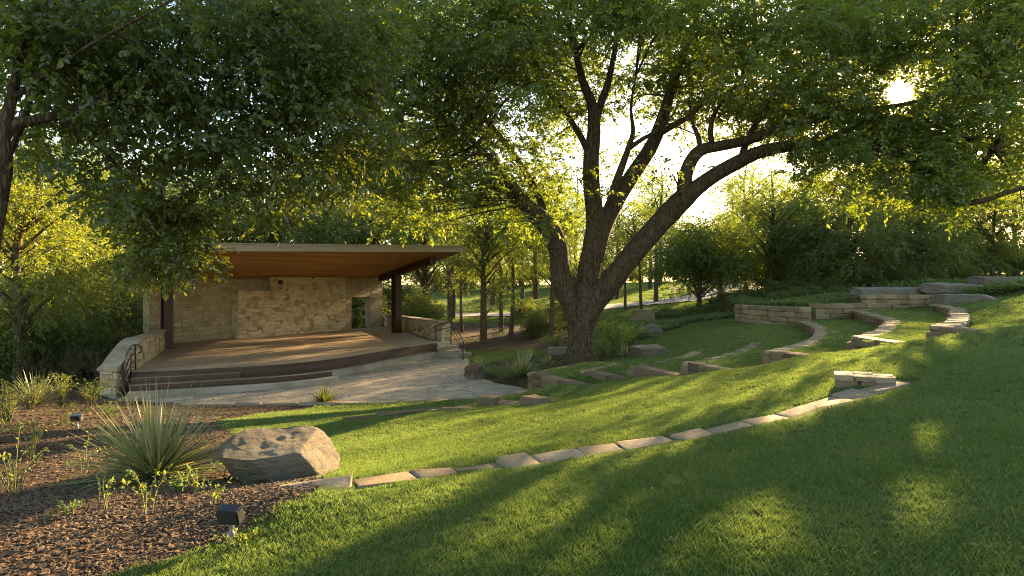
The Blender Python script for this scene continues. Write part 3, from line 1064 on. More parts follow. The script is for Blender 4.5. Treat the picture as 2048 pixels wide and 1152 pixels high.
# low stone kerb on the lawn side of the plaza
kp = np.array([(-9.0, 17.0), (-7.4, 17.0), (-5.8, 17.1), (-3.3, 17.3), (-1.0, 17.75), (0.3, 18.35)])
kpath = catmull(kp, 8)
STRIPS.append((kpath, 0.18))
root = tag(empty('plaza_kerb', (-9, 17, -3.2)), 'thin curved stone kerb between the plaza and the lower lawn', 'kerb')
st = Stones()
course(st, kpath - kp[0], 0.085, 0.24, 0.2, (0.6, 1.1), 7400, 0.014)
obj('kerb_stones', st.mesh('kerb_stones', M['block_grey']), root)

# flat weathered slab at the start of the edging row (beside the boulder)
for (px, py, dims, rot, lab, sd) in [(600, 968, (0.62, 0.36, 0.22), 0.35, 'low flat slab rock wedged between the big boulder and the first flagstone', 31), (572, 1000, (0.42, 0.42, 0.2), 0.9, 'small flat brown rock at the lawn corner just below the big boulder', 32)]:
    q = on_ground(px, py)
    o = obj('slab_rock', boulder_mesh('slab_rock', M['boulder'], dims, [((0, 0, 1), .55), ((1, 0, .2), .8), ((-1, .1, .2), .8), ((0, 1, .1), .8), ((0, -1, .15), .75)], sd, 0.05, 4))
    o.location = (q[0], q[1], q[2] - 0.075)
    o.rotation_euler.z = rot
    tag(o, lab, 'rock')


# ------------------------------------------------------------------ boulders
def place_boulder(px, py, dims, rot, planes, lab, mat, seed, sink=0.25, name='boulder', d=None, rough=0.05, tilt=(0, 0), sub=5):
    q = on_ground(px, py) if d is None else P(px, py, d)
    o = obj(name, boulder_mesh(name, M[mat], dims, planes, seed, rough, sub))
    o.location = (q[0], q[1] + dims[1] * 0.35, q[2] + dims[2] * (0.5 - sink))
    o.rotation_euler = (tilt[0], tilt[1], rot)
    return tag(o, lab, 'boulder')


BX = [((0, 0, 1), .62), ((1, 0, .1), .8), ((-1, .1, .15), .8), ((0, 1, .1), .82), ((0, -1, .1), .8), ((0, 0, -1), .6), ((.7, -.6, .3), .86), ((-.7, -.6, .2), .88)]
# the big foreground boulder: flat tilted top, overhanging to the left, sloping right flank
place_boulder(530, 966, (1.12, 0.92, 0.60), 0.05, [((-0.10, -0.24, 1), .55), ((0.9, -0.1, 0.36), .76), ((-0.9, -0.15, -0.45), .82), ((-0.42, -.9, -0.36), .82), ((.30, -1, -.05), .86), ((0, 1, .1), .9), ((.62, -.5, .62), .98), ((-.8, -.3, .75), .98)],
              'large flat-topped sandstone boulder in the mulch beside the spiky plant', 'boulder', 3, 0.24, rough=0.06, sub=6)
place_boulder(1305, 712, (1.5, 1.0, 0.62), 0.1, [((-.08, -.1, 1), .45), ((.9, -.1, .5), .75), ((-1, -.2, -.15), .8), ((0, -1, -.1), .75)], 'flat tan boulder on the lawn just right of the big tree', 'boulder', 8, 0.2, rough=0.08, sub=6)
place_boulder(1288, 641, (1.35, 0.9, 0.85), -0.3, BX, 'rounded tan boulder at the end of the dark ground cover bed', 'boulder', 12, 0.2, d=30.5, rough=.08, sub=6)
place_boulder(1305, 673, (1.15, 0.9, 0.75), 0.4, [((-.3, 0, 1), .6), ((1, 0, .3), .75), ((-1, -.2, .0), .8), ((0, -1, .05), .7)], 'angular grey boulder below the rounded one at the lawn edge', 'boulder_grey', 15, 0.15, rough=.09, sub=6)
place_boulder(950, 757, (0.66, 0.66, 0.60), 0.6, [((-.3, -.2, 1), .7), ((1, -.2, .3), .8), ((-1, -.2, .1), .7), ((0, -1, .15), .7)], 'rusty red rock at the plaza corner of the tree bed', 'boulder_red', 21, 0.2, d=21.6, rough=0.26, sub=6)
place_boulder(1115, 706, (1.0, 0.6, 0.42), 0.1, BX, 'small dark rock behind the agave left of the big trunk', 'boulder_grey', 23, 0.3, d=26.2)
place_boulder(1948, 611, (2.55, 1.3, 0.82), -0.16, [((0.02, -.05, 1), .62), ((-1, -.05, .05), .93), ((.75, -.3, .6), .80), ((0, -1, .06), .72), ((.35, -1, -.1), .78)], 'long grey wedge-shaped slab rock at the top end of the lawn', 'boulder_grey', 40, 0.22, d=27.6, rough=0.05, sub=6)
place_boulder(1925, 585, (3.0, 1.6, 0.8), 0.1, [((0.05, -.22, 1), .45), ((-1, -.3, .1), .9), ((1, -.1, .5), .85), ((0, -1, .2), .75)], 'broad pale flat rock behind the topmost retaining wall', 'boulder_grey', 44, 0.2, d=31.0, rough=0.05, sub=6)
place_boulder(2012, 571, (2.5, 1.5, 0.8), 0.0, [((0, -.1, 1), .5), ((-1, 0, .05), .9), ((0, -1, 0), .72), ((1, 0, 0), .9)], 'dark flat-topped rock at the right edge beyond the leafy ground cover', 'boulder_grey', 48, 0.2, d=31.5, rough=0.03)
place_boulder(1790, 589, (4.2, 1.2, 0.7), 0.12, [((0, -.25, 1), .5), ((-1, 0, .1), .9), ((0, -1, .3), .72)], 'long low grey ledge rock running behind the topmost retaining wall', 'boulder_grey', 52, 0.3, d=31.8, rough=0.04, sub=6)
place_boulder(1724, 607, (0.95, 0.8, 0.85), 0.0, BX, 'rounded greenish lichen-covered rock at the end of the topmost retaining wall', 'boulder_teal', 55, 0.25, d=30.6, rough=0.05, sub=6)

# ------------------------------------------------------------------ stage pavilion
ZD, ZP = -2.5, -3.15


def Gd(px, py, z=ZD):
    return G(px, py, z)


DE = catmull(np.array([G(264, 744, ZD)[:2], G(411, 737, ZD)[:2], G(580, 727, ZD)[:2], G(692, 714, ZD)[:2], G(791, 697, ZD)[:2], G(872, 686, ZD)[:2]]), 10)   # front edge of the deck
BL, BR = P(357, 685, 28.7)[:2], P(765, 653, 40.6)[:2]
stage = tag(empty('stage_pavilion', (-9, 27, ZP)), 'open timber-decked stage pavilion with slanted roof and limestone back wall', 'pavilion')
SL = np.array(stage.location)


def rel(p):
    return [(q[0] - SL[0], q[1] - SL[1], q[2] - SL[2]) for q in p]


def sprism(outline, z0, z1, name, mat, bevel=0.0, parent=stage):
    m = MB()
    if np.isscalar(z0):
        z0 = [z0] * len(outline)
    if np.isscalar(z1):
        z1 = [z1] * len(outline)
    m.prism(rel([(p[0], p[1], z) for p, z in zip(outline, z0)]), rel([(p[0], p[1], z) for p, z in zip(outline, z1)]))
    return m.build(name, mat, parent, bevel)


UDIR = unit(DE[-1] - DE[0])
VDIR = np.array([-UDIR[1], UDIR[0]])
deck_out = [tuple(p) for p in DE] + [tuple(BR + np.array([.3, .5])), tuple(BL + np.array([-.5, .4]))]
o = sprism(deck_out, ZD - 0.05, ZD, 'deck', M['deck'])
uv_axes(o, (UDIR[0], UDIR[1], 0), (VDIR[0], VDIR[1], 0))


def offset_path(path, d):
    path = np.asarray(path, float)
    t = np.gradient(path, axis=0)
    t /= np.linalg.norm(t, axis=1)[:, None]
    return path + np.column_stack([t[:, 1], -t[:, 0]]) * d


def band(path, d0, d1, z0, z1, name, mat, k0=0, k1=None, uv=True, parent=stage):
    """a curved strip between offsets d0 (front) and d1 (back) of path"""
    a = offset_path(path, d0)[k0:k1]
    b = offset_path(path, d1)[k0:k1]
    n = len(a)
    m = MB()
    V = []
    for i in range(n):
        V += [(a[i][0], a[i][1], z0), (a[i][0], a[i][1], z1), (b[i][0], b[i][1], z1), (b[i][0], b[i][1], z0)]
    m.v = rel(V)
    for i in range(n - 1):
        p, q = i * 4, i * 4 + 4
        for e in range(4):
            m.f.append((p + e, q + e, q + (e + 1) % 4, p + (e + 1) % 4))
    m.f.append((0, 1, 2, 3))
    m.f.append(((n - 1) * 4 + 3, (n - 1) * 4 + 2, (n - 1) * 4 + 1, (n - 1) * 4))
    o = m.build(name, mat, parent)
    if uv:
        me = o.data
        uvl = me.uv_layers.new(name='UVMap')
        for pl in me.polygons:
            for li in pl.loop_indices:
                vi = me.loops[li].vertex_index
                co = me.vertices[vi].co
                s = (vi // 4) * 0.42
                uvl.data[li].uv = (s, co.z if abs(pl.normal.z) < 0.5 else (0.0 if vi % 4 in (0, 1) else abs(d1 - d0)))
    return o


band(DE, 0.035, -0.10, ZD - 0.30, ZD - 0.004, 'deck_fascia', M['fascia_wood'])
band(DE, 0.12, -0.12, ZD - 0.36, ZD - 0.302, 'deck_ledge', M['fascia_wood'])
band(DE, 0.06, -0.3, ZP - 0.2, ZD - 0.362, 'concrete_base', M['concrete'])
# front steps on the left
kA = int(len(DE) * 0.30)
kB = int(len(DE) * 0.52)
band(DE, 0.30, 0.05, ZP - 0.1, ZD - 0.165, 'step', M['fascia_wood'], 0, kA)
band(DE, 0.62, 0.302, ZP - 0.1, ZD - 0.33, 'step', M['fascia_wood'], 0, kB)
band(DE, 0.98, 0.622, ZP - 0.1, ZD - 0.49, 'step', M['concrete'], 0, kB)
for o in stage.children:
    if o.name.startswith('step') and o.data.materials[0] == M['fascia_wood']:
        o.data.materials.append(M['deck'])  # lighter material on the tread tops, their lit look put into the colour
        for pl in o.data.polygons:
            if abs(pl.normal.z) > .7:
                pl.material_index = 1
# back wall, raised panel, doorway
WD = unit(BR - BL)
WN = np.array([WD[1], -WD[0]])      # towards the audience
WLEN = np.hypot(*(BR - BL))


def wall_at(px):
    """parameter along the back wall for a picture column"""
    k = (px - CX) / F
    t = (k * BL[1] - BL[0]) / (WD[0] - k * WD[1])
    return t


# roof underside corners (front-left, front-right, back-right, back-left)
RFL, RFR, RBR, RBL = P(297, 500, 22.0), P(925, 503, 30.0), P(778, 556, 41.2), P(224, 566, 27.3)


def roof_under(x, y):
    """height of the roof's underside over a point (plane fit through the four corners, bilinear)"""
    best = None
    u = v = 0.5
    for _ in range(12):
        p = (RFL * (1 - u) + RFR * u) * (1 - v) + (RBL * (1 - u) + RBR * u) * v
        du = (RFR - RFL) * (1 - v) + (RBR - RBL) * v
        dv = (RBL * (1 - u) + RBR * u) - (RFL * (1 - u) + RFR * u)
        A = np.array([[du[0], dv[0]], [du[1], dv[1]]])
        e = np.array([x - p[0], y - p[1]])
        s = np.linalg.solve(A, e)
        u += s[0]
        v += s[1]
    p = (RFL * (1 - u) + RFR * u) * (1 - v) + (RBL * (1 - u) + RBR * u) * v
    return p[2]


def wall_piece(mb, t0, t1, z0, z1a, z1b, d0, d1):
    """vertical slab along the back wall, from t0 to t1, thickness d0 (front) .. d1 (back)"""
    a, b = BL + WD * t0, BL + WD * t1
    out = [a + WN * d0, b + WN * d0, b + WN * d1, a + WN * d1]
    mb.prism(rel([(p[0], p[1], z0) for p in out]), rel([(out[0][0], out[0][1], z1a), (out[1][0], out[1][1], z1b), (out[2][0], out[2][1], z1b - 0.03), (out[3][0], out[3][1], z1a - 0.03)]))


def ru(t, d=0.0):
    p = BL + WD * t + WN * d
    return roof_under(p[0], p[1]) - 0.02


tL, tR = wall_at(298), WLEN
d0t, d1t = wall_at(703), wall_at(743)
zdoor = P(0, 594, 39.0)[2]
mb = MB()
wall_piece(mb, tL, d0t, ZP, ru(tL), ru(d0t), 0, -0.45)
wall_piece(mb, d1t, tR, ZP, ru(d1t), ru(tR), 0, -0.45)
o = mb.build('back_wall', M['rubble_pale'], stage)
uv_wall(o)
mb = MB()
wall_piece(mb, d0t, d1t, zdoor, ru(d0t), ru(d1t), -0.004, -0.446)
o = mb.build('door_lintel', M['rubble_pale'], stage)
uv_wall(o)
mb = MB()
wall_piece(mb, d1t - 0.12, d1t - 0.003, ZD, zdoor - 0.003, zdoor - 0.003, 0.02, -0.43)
mb.build('door_jamb', M['coping'], stage)
tA, tB, tC = wall_at(463), wall_at(527), wall_at(678)
zlow = P(0, 582, 31.5)[2]
mb = MB()
wall_piece(mb, tA, tB - 0.003, ZD - 0.02, zlow, zlow, 0.55, 0.004)
wall_piece(mb, tB, tC, ZD - 0.02, ru(tB, .55), ru(tC, .55), 0.55, 0.004)
o = mb.build('stone_panel', M['rubble'], stage)
uv_wall(o)
ts = wall_at(545)
mb = MB()
zs = P(0, 565, 34)[2]
wall_piece(mb, ts - 0.1, ts + 0.1, zs - 0.12, zs + 0.12, zs + 0.12, 0.70, 0.554)
mb.build('wall_lamp', M['steel'], stage, 0.02)
# roof: slab, fascia boards, cedar soffit
dz = 0.23


def quadprism(a, z_lo, z_hi, name, mat, parent=stage):
    m = MB()
    m.prism(rel([(p[0], p[1], p[2] + z_lo) for p in a]), rel([(p[0], p[1], p[2] + z_hi) for p in a]))
    return m.build(name, mat, parent)


cen = (RFL + RFR + RBR + RBL) / 4


def shrink(p, s):
    return np.array([cen[0] + (p[0] - cen[0]) * s, cen[1] + (p[1] - cen[1]) * s, p[2]])


Rc = [RFL, RFR, RBR, RBL]
nseg = 14
m = MB()
V, grid = [], {}
for i in range(nseg + 1):
    for j in range(nseg + 1):
        u, v = i / nseg, j / nseg
        grid[i, j] = len(V)
        V.append((RFL * (1 - u) + RFR * u) * (1 - v) + (RBL * (1 - u) + RBR * u) * v)
m.v = rel(V)
for i in range(nseg):
    for j in range(nseg):
        m.f.append((grid[i, j], grid[i + 1, j], grid[i + 1, j + 1], grid[i, j + 1]))
o = m.build('soffit', M['soffit'], stage, smooth=True)
uv_axes(o, (UDIR[0], UDIR[1], 0), (VDIR[0], VDIR[1], 0))
roof = quadprism([shrink(p, 0.994) for p in Rc], 0.13, dz - 0.02, 'roof', M['roofing'])
for a, b in ((0, 1), (1, 2), (2, 3), (3, 0)):
    pa, pb = Rc[a], Rc[b]
    inw = unit(np.append((cen - (pa + pb) / 2)[:2], 0)) * 0.05
    m = MB()
    m.prism(rel([pa + UZ * -0.03, pb + UZ * -0.03, pb + inw + UZ * -0.03, pa + inw + UZ * -0.03]), rel([pa + UZ * dz, pb + UZ * dz, pb + inw + UZ * dz, pa + inw + UZ * dz]))
    m.build('fascia_board', M['fascia'], roof)
    ex = -inw * 0.7
    m = MB()
    m.prism(rel([pa + ex + UZ * (dz + .003), pb + ex + UZ * (dz + .003), pb + inw * 2 + UZ * (dz + .003), pa + inw * 2 + UZ * (dz + .003)]), rel([pa + ex + UZ * (dz + .05), pb + ex + UZ * (dz + .05), pb + inw * 2 + UZ * (dz + .05), pa + inw * 2 + UZ * (dz + .05)]))
    m.build('roof_edge_trim', M['fascia'], roof)
# steel columns and beams
for (px, py, d, w, bf, bb) in [(793, 665, 35.0, 0.40, (866, 509, 31.0), (762, 560, 38.5)), (334, 697, 25.8, 0.36, (392, 512, 21.9), (322, 563, 27.6))]:
    b = P(px, py, d)
    zt = roof_under(b[0], b[1]) - 0.33
    hw = w / 2
    ux, uy = np.append(UDIR, 0), np.append(VDIR, 0)
    m = MB()
    # I-section: two flanges and a web, seen as a solid dark post
    for (a0, a1, c0, c1) in [(-hw, hw, -hw, -hw + .05), (-hw, hw, hw - .05, hw), (-.05, .05, -hw + .052, hw - .052)]:
        q = [b + ux * a0 + uy * c0, b + ux * a1 + uy * c0, b + ux * a1 + uy * c1, b + ux * a0 + uy * c1]
        m.prism(rel([(p[0], p[1], ZD) for p in q]), rel([(p[0], p[1], zt) for p in q]))
    col = m.build('column', M['steel'], stage)
    m = MB()
    q = [b + ux * s + uy * t for s, t in ((-hw - .08, -hw - .08), (hw + .08, -hw - .08), (hw + .08, hw + .08), (-hw - .08, hw + .08))]
    m.prism(rel([(p[0], p[1], ZD + .003) for p in q]), rel([(p[0], p[1], ZD + .03) for p in q]))
    m.build('base_plate', M['steel'], col)
    f, k = P(*bf), P(*bb)
    f[2], k[2] = roof_under(*f[:2]) - 0.03, roof_under(*k[:2]) - 0.03
    t = unit((f - k)[:2])
    s = np.array([t[1], -t[0], 0]) * 0.16
    m = MB()
    m.prism(rel([f - s, f + s, k + s, k - s]), rel([f - s - UZ * .34, f + s - UZ * .34, k + s - UZ * .34, k - s - UZ * .34]))
    m.build('beam', M['steel'], stage)

# right-hand side steps (stone), stacked in front of the wing wall
a0, a1 = G(872, 690, ZD), G(906, 686, ZD)
t = unit((a1 - a0)[:2])
nrm = np.array([t[1], -t[0]])
for k in range(4):
    z1 = ZD - 0.01 - 0.155 * k
    p0 = np.append(DE[-1], 0)[:2] + t * 0.05
    f = -0.2 + 0.33 * (k + 1)
    q = [p0 + nrm * (f - 0.34 if k else -1.1), p0 + nrm * f, p0 + nrm * f + t * (0.95 + .07 * k), p0 + t * (0.95 + .07 * k) + nrm * (f - 0.34 if k else -1.1)]
    sprism(q, ZP - 0.1, z1, 'side_step', M['concrete'] if k < 1 else M['coping'], 0.0)
for o in list(stage.children):
    if o.name.startswith('side_step') and not o.data.uv_layers:
        uv_wall(o)


# wing walls
def wing_wall(label, line, ztop, zbot, th, side):
    """line: list of xy on the inner face, ztop per point"""
    line = catmull(np.column_stack([np.array(line, float), ztop]), 6)
    xy, zt = line[:, :2], line[:, 2]
    root = tag(empty('wing_wall', (xy[0][0], xy[0][1], zbot)), label, 'wall')
    L = np.array(root.location)
    for nm, d0, d1, za, zb, mat in (('wall_body', 0.0, th, None, -0.085, 'ashlar'), ('coping', -0.05, th + 0.05, -0.083, 0.0, 'coping')):
        a = offset_path(xy, d0 * side)
        b = offset_path(xy, d1 * side)
        if nm == 'coping':
            a[0] -= unit(xy[1] - xy[0]) * 0.05
            b[0] -= unit(xy[1] - xy[0]) * 0.05
        m = MB()
        n = len(xy)
        for i in range(n):
            lo = zbot if za is None else zt[i] + za
            hi = zt[i] + zb
            m.v += [tuple(np.array([q[0], q[1], z]) - L) for q, z in ((a[i], lo), (a[i], hi), (b[i], hi), (b[i], lo))]
        for i in range(n - 1):
            p, q = i * 4, i * 4 + 4
            for e in range(4):
                m.f.append((p + e, q + e, q + (e + 1) % 4, p + (e + 1) % 4))
        m.f.append((0, 1, 2, 3))
        m.f.append(((n - 1) * 4 + 3, (n - 1) * 4 + 2, (n - 1) * 4 + 1, (n - 1) * 4))
        o = m.build(nm, M[mat], root)
        if nm == 'wall_body':
            uv_wall(o)
    return root


wl = [(-11.38, 17.95), (-11.45, 18.6), (-11.78, 19.8), (-12.55, 21.7), (-13.4, 23.8), (-14.3, 25.8), (-15.1, 27.9)]
wing_wall('curved limestone wing wall at the left of the stage, stepping down to the mulch', wl, [-2.30, -1.96, -1.62, -1.66, -1.69, -1.70, -1.72], -3.35, 0.44, -1)
wr = [G(884, 681, ZD)[:2], G(825, 664.5, ZD)[:2], G(768, 650.5, ZD)[:2]]
wing_wall('straight limestone wing wall at the right of the stage, level with its deck', wr, [-1.62, -1.68, -1.74], -3.3, 0.48, 1)


# handrails
def handrail(label, top, posts, extra=None, r=0.024):
    """top: 3D polyline; posts: list of (index along top or xyz top, z bottom)"""
    root = tag(empty('handrail', top[0]), label, 'handrail')
    L = np.array(root.location)
    tb = Tubes()
    tb.add(np.array(top) - L, [r] * len(top), 8, 5)
    obj('top_rail', tb.mesh('top_rail', M['rail']), root)
    for (p, zb) in posts:
        tb = Tubes()
        p = np.array(p)
        tb.add(np.array([p - UZ * .0, [p[0], p[1], (p[2] + zb) / 2], [p[0], p[1], zb]]) - L, [r] * 3, 8, 2)
        obj('post', tb.mesh('post', M['rail']), root)
    for e in (extra or []):
        tb = Tubes()
        tb.add(np.array(e) - L, [r * 0.8] * len(e), 7, 4)
        obj('lower_rail', tb.mesh('lower_rail', M['rail']), root)
    return root


# left rail: from the foot of the steps up to a loop on the deck
lt = [P(243, 748, 18.0), P(246, 730, 18.2), P(255, 705, 18.6), P(263, 692, 18.9), P(274, 689, 19.1), P(282, 694, 19.2), P(283, 702, 19.2), P(277, 706, 19.1)]
handrail('dark iron handrail on the stage front steps beside the curved left wing wall', lt, [(P(246, 730, 18.15), ZP), (P(261, 695, 18.85), ZD - .1), (P(271, 689, 19.05), ZD)],
         [[P(246, 752, 18.15), P(254, 730, 18.5), P(262, 712, 18.9), P(271, 707, 19.05)], [P(246, 766, 18.15), P(254, 746, 18.5), P(262, 728, 18.9), P(271, 722, 19.05)]])
rt = [P(866, 655, 30.2), P(874, 651, 30.0), P(884, 647, 29.6), P(896, 644, 29.0), P(905, 645, 28.5), P(914, 660, 28.0), P(926, 681, 27.4), P(926, 690, 27.4)]
handrail('dark iron handrail on the stone side steps at the right of the stage', rt, [(P(871, 653, 30.1), ZD), (P(902, 645, 28.6), ZD - .1), (P(926, 684, 27.4), ZP)],
         [[P(903, 655, 28.6), P(912, 668, 28.1), P(925, 691, 27.4)], [P(903, 665, 28.6), P(912, 679, 28.1), P(925, 703, 27.4)], [P(871, 662, 30.1), P(884, 658, 29.6), P(902, 655, 28.6)]])


# landscape spot lamps
def spot_lamp(px, py, d, s, label, housing, yaw):
    q = on_ground(px, py)
    k = s
    root = tag(empty('landscape_lamp', q), label, 'garden lamp')
    root.rotation_euler.z = yaw
    m = MB()
    w, h, t = 0.105 * k, 0.075 * k, 0.06 * k
    zc = 0.235 * k
    a = math.radians(18)
    pts = []
    for (x, y, z) in [(-w, -t, -h), (w, -t, -h), (w, t, -h), (-w, t, -h), (-w, -t, h), (w, -t, h), (w, t, h), (-w, t, h)]:
        pts.append((x, y * math.cos(a) - z * math.sin(a), zc + y * math.sin(a) + z * math.cos(a)))
    m.prism(pts[:4], pts[4:])
    hd = m.build('lamp_housing', housing, root, 0.012 * k, True)
    for p in hd.data.polygons:
        p.use_smooth = False
    m = MB()
    pts = []
    for (x, y, z) in [(-w * .86, -t - .006, -h * .8), (w * .86, -t - .006, -h * .8), (w * .86, -t - .0005, -h * .8), (-w * .86, -t - .0005, -h * .8), (-w * .86, -t - .006, h * .8), (w * .86, -t - .006, h * .8), (w * .86, -t - .0005, h * .8), (-w * .86, -t - .0005, h * .8)]:
        pts.append((x, y * math.cos(a) - z * math.sin(a), zc + y * math.sin(a) + z * math.cos(a)))
    m.prism(pts[:4], pts[4:])
    m.build('front_plate', M['lamp_black'], hd, 0.0015)
    tb = Tubes()
    tb.add([(0, 0.01, -0.05), (0, 0.01, 0.03 * k), (0, 0.01, 0.075 * k)], [0.033 * k, 0.033 * k, 0.033 * k], 10, 2)
    obj('ground_sleeve', tb.mesh('ground_sleeve', M['lamp_grey']), root)
    tb = Tubes()
    tb.add([(0, 0.01, 0.076 * k), (0, 0.01, 0.12 * k), (0, 0.01, 0.17 * k)], [0.021 * k, 0.021 * k, 0.021 * k], 10, 2)
    obj('stake', tb.mesh('stake', M['lamp_grey']), root)


spot_lamp(461, 1082, 4.2, 0.74, 'black box-headed garden spot lamp on a stake at the lawn edge', M['lamp_black'], -0.12)
spot_lamp(153, 857, 10.0, 0.76, 'grey box-headed garden spot lamp on bare mulch near the far shrubs', M['lamp_grey'], 0.1)


# ------------------------------------------------------------------ foliage
def nrm_rows(a):
    return a / (np.linalg.norm(a, axis=1)[:, None] + 1e-9)


def leaves(base, dirv, nor, L, W, rnd, curl=0.12, hexa=False):
    """one folded leaf blade per row -> V, Q, rnd per face"""
    n = len(base)
    side = nrm_rows(np.cross(dirv, nor))
    nor = np.cross(side, dirv)
    L, W = L[:, None], W[:, None]
    if not hexa:
        v0 = base
        v1 = base + dirv * L * 0.45 + side * W * 0.5 + nor * L * 0.05
        v2 = base + dirv * L - nor * L * curl
        v3 = base + dirv * L * 0.45 - side * W * 0.5 + nor * L * 0.05
        V = np.stack([v0, v1, v2, v3], 1).reshape(-1, 3)
        Q = np.arange(n * 4).reshape(n, 4)
        return V, Q, rnd
    v = [base, base + dirv * L * .3 + side * W * .42 + nor * L * .05, base + dirv * L * .65 + side * W * .42 + nor * L * .03, base + dirv * L - nor * L * curl,
         base + dirv * L * .65 - side * W * .42 + nor * L * .03, base + dirv * L * .3 - side * W * .42 + nor * L * .05, base + dirv * L * .5 - nor * L * 0.03]
    V = np.stack(v, 1).reshape(-1, 3)
    b = (np.arange(n) * 7)[:, None]
    Q = np.concatenate([b + np.array([[0, 1, 6, 5]]), b + np.array([[1, 2, 6, 6]]), b + np.array([[2, 3, 4, 6]]), b + np.array([[5, 6, 4, 4]])])
    q4 = np.concatenate([b + np.array([[0, 1, 6, 5]]), b + np.array([[2, 3, 4, 6]])])
    q3 = np.concatenate([b + np.array([[1, 2, 6]]), b + np.array([[5, 6, 4]])])
    return V, [q4, q3], np.concatenate([rnd, rnd, rnd, rnd])


def sprigs(rng, pos, dirs, k=9, Ls=0.34, leaf=(0.10, 0.045), spread=0.8, droop=0.2, up=0.9):
    """k alternate leaves along each short twig; returns leaf rows"""
    n = len(pos)
    dirs = nrm_rows(dirs)
    t = np.tile(np.linspace(0.12, 1.0, k), n)
    d = np.repeat(dirs, k, 0)
    p = np.repeat(pos, k, 0)
    base = p + d * (t * Ls)[:, None] + np.array([0, 0, -1.0]) * (droop * Ls * t ** 2)[:, None]
    s = nrm_rows(np.cross(d, np.array([0, 0, 1.0]) + rng.normal(0, 0.25, d.shape)))
    sg = np.tile(np.where(np.arange(k) % 2 == 0, 1.0, -1.0), n)
    sg[k - 1::k] *= 0.15
    dv = nrm_rows(d * 0.6 + s * (sg * spread)[:, None] + rng.normal(0, 0.28, d.shape) + np.array([0, 0, -droop]))
    nr = nrm_rows(rng.normal(0, 0.55, d.shape) + np.array([0, 0, up]))
    sz = rng.uniform(0.55, 1.25, n * k)
    rn = np.clip(np.repeat(rng.random(n), k) * 0.6 + rng.random(n * k) * 0.4, 0, 1)
    return [base, dv, nr, leaf[0] * sz, leaf[1] * sz * rng.uniform(0.85, 1.15, n * k), rn]


def clump_sprigs(rng, cen, rad, per, center=None, flat=0.5):
    """twig positions + directions spread through ellipsoidal clumps"""
    n = len(cen) * per
    u = nrm_rows(rng.normal(0, 1, (n, 3)))
    r = rng.random(n) ** 0.45
    R = np.repeat(rad, per, 0)
    pos = np.repeat(cen, per, 0) + u * r[:, None] * R
    out = u * np.array([1, 1, 0.5]) + rng.normal(0, 0.35, (n, 3)) + np.array([0, 0, -0.1])
    if center is not None:
        o2 = pos - np.asarray(center)
        out = out + nrm_rows(o2) * 0.6
    return pos, out


def leaf_obj(name, rows, mat, parent, hexa=False):
    V, Q, R = leaves(*rows[:5], rows[5], hexa=hexa)
    return obj(name, mesh_np(name, V, Q, mat, smooth=False, attrs={'rnd': ('FACE', R)}), parent)


def cat_rows(lst):
    return [np.concatenate([l[i] for l in lst]) for i in range(6)]


def filt(rows, keep):
    return [r[keep] for r in rows]


SUNV = unit(P(1800, 185, 1.0))


def off_sun(p):
    """angle (degrees) between the ray to the sun and the points, seen from the photographer"""
    return np.degrees(np.arccos(np.clip(nrm_rows(p) @ SUNV, -1, 1)))


# ---- the big spreading tree
D0 = 23.6


def limb(lst, dd0=0.0):
    pts = np.array([P(x, y, D0 + dz) for x, y, dz, w in lst])
    rad = np.array([w * D0 / F / 2 for x, y, dz, w in lst])
    return pts, rad


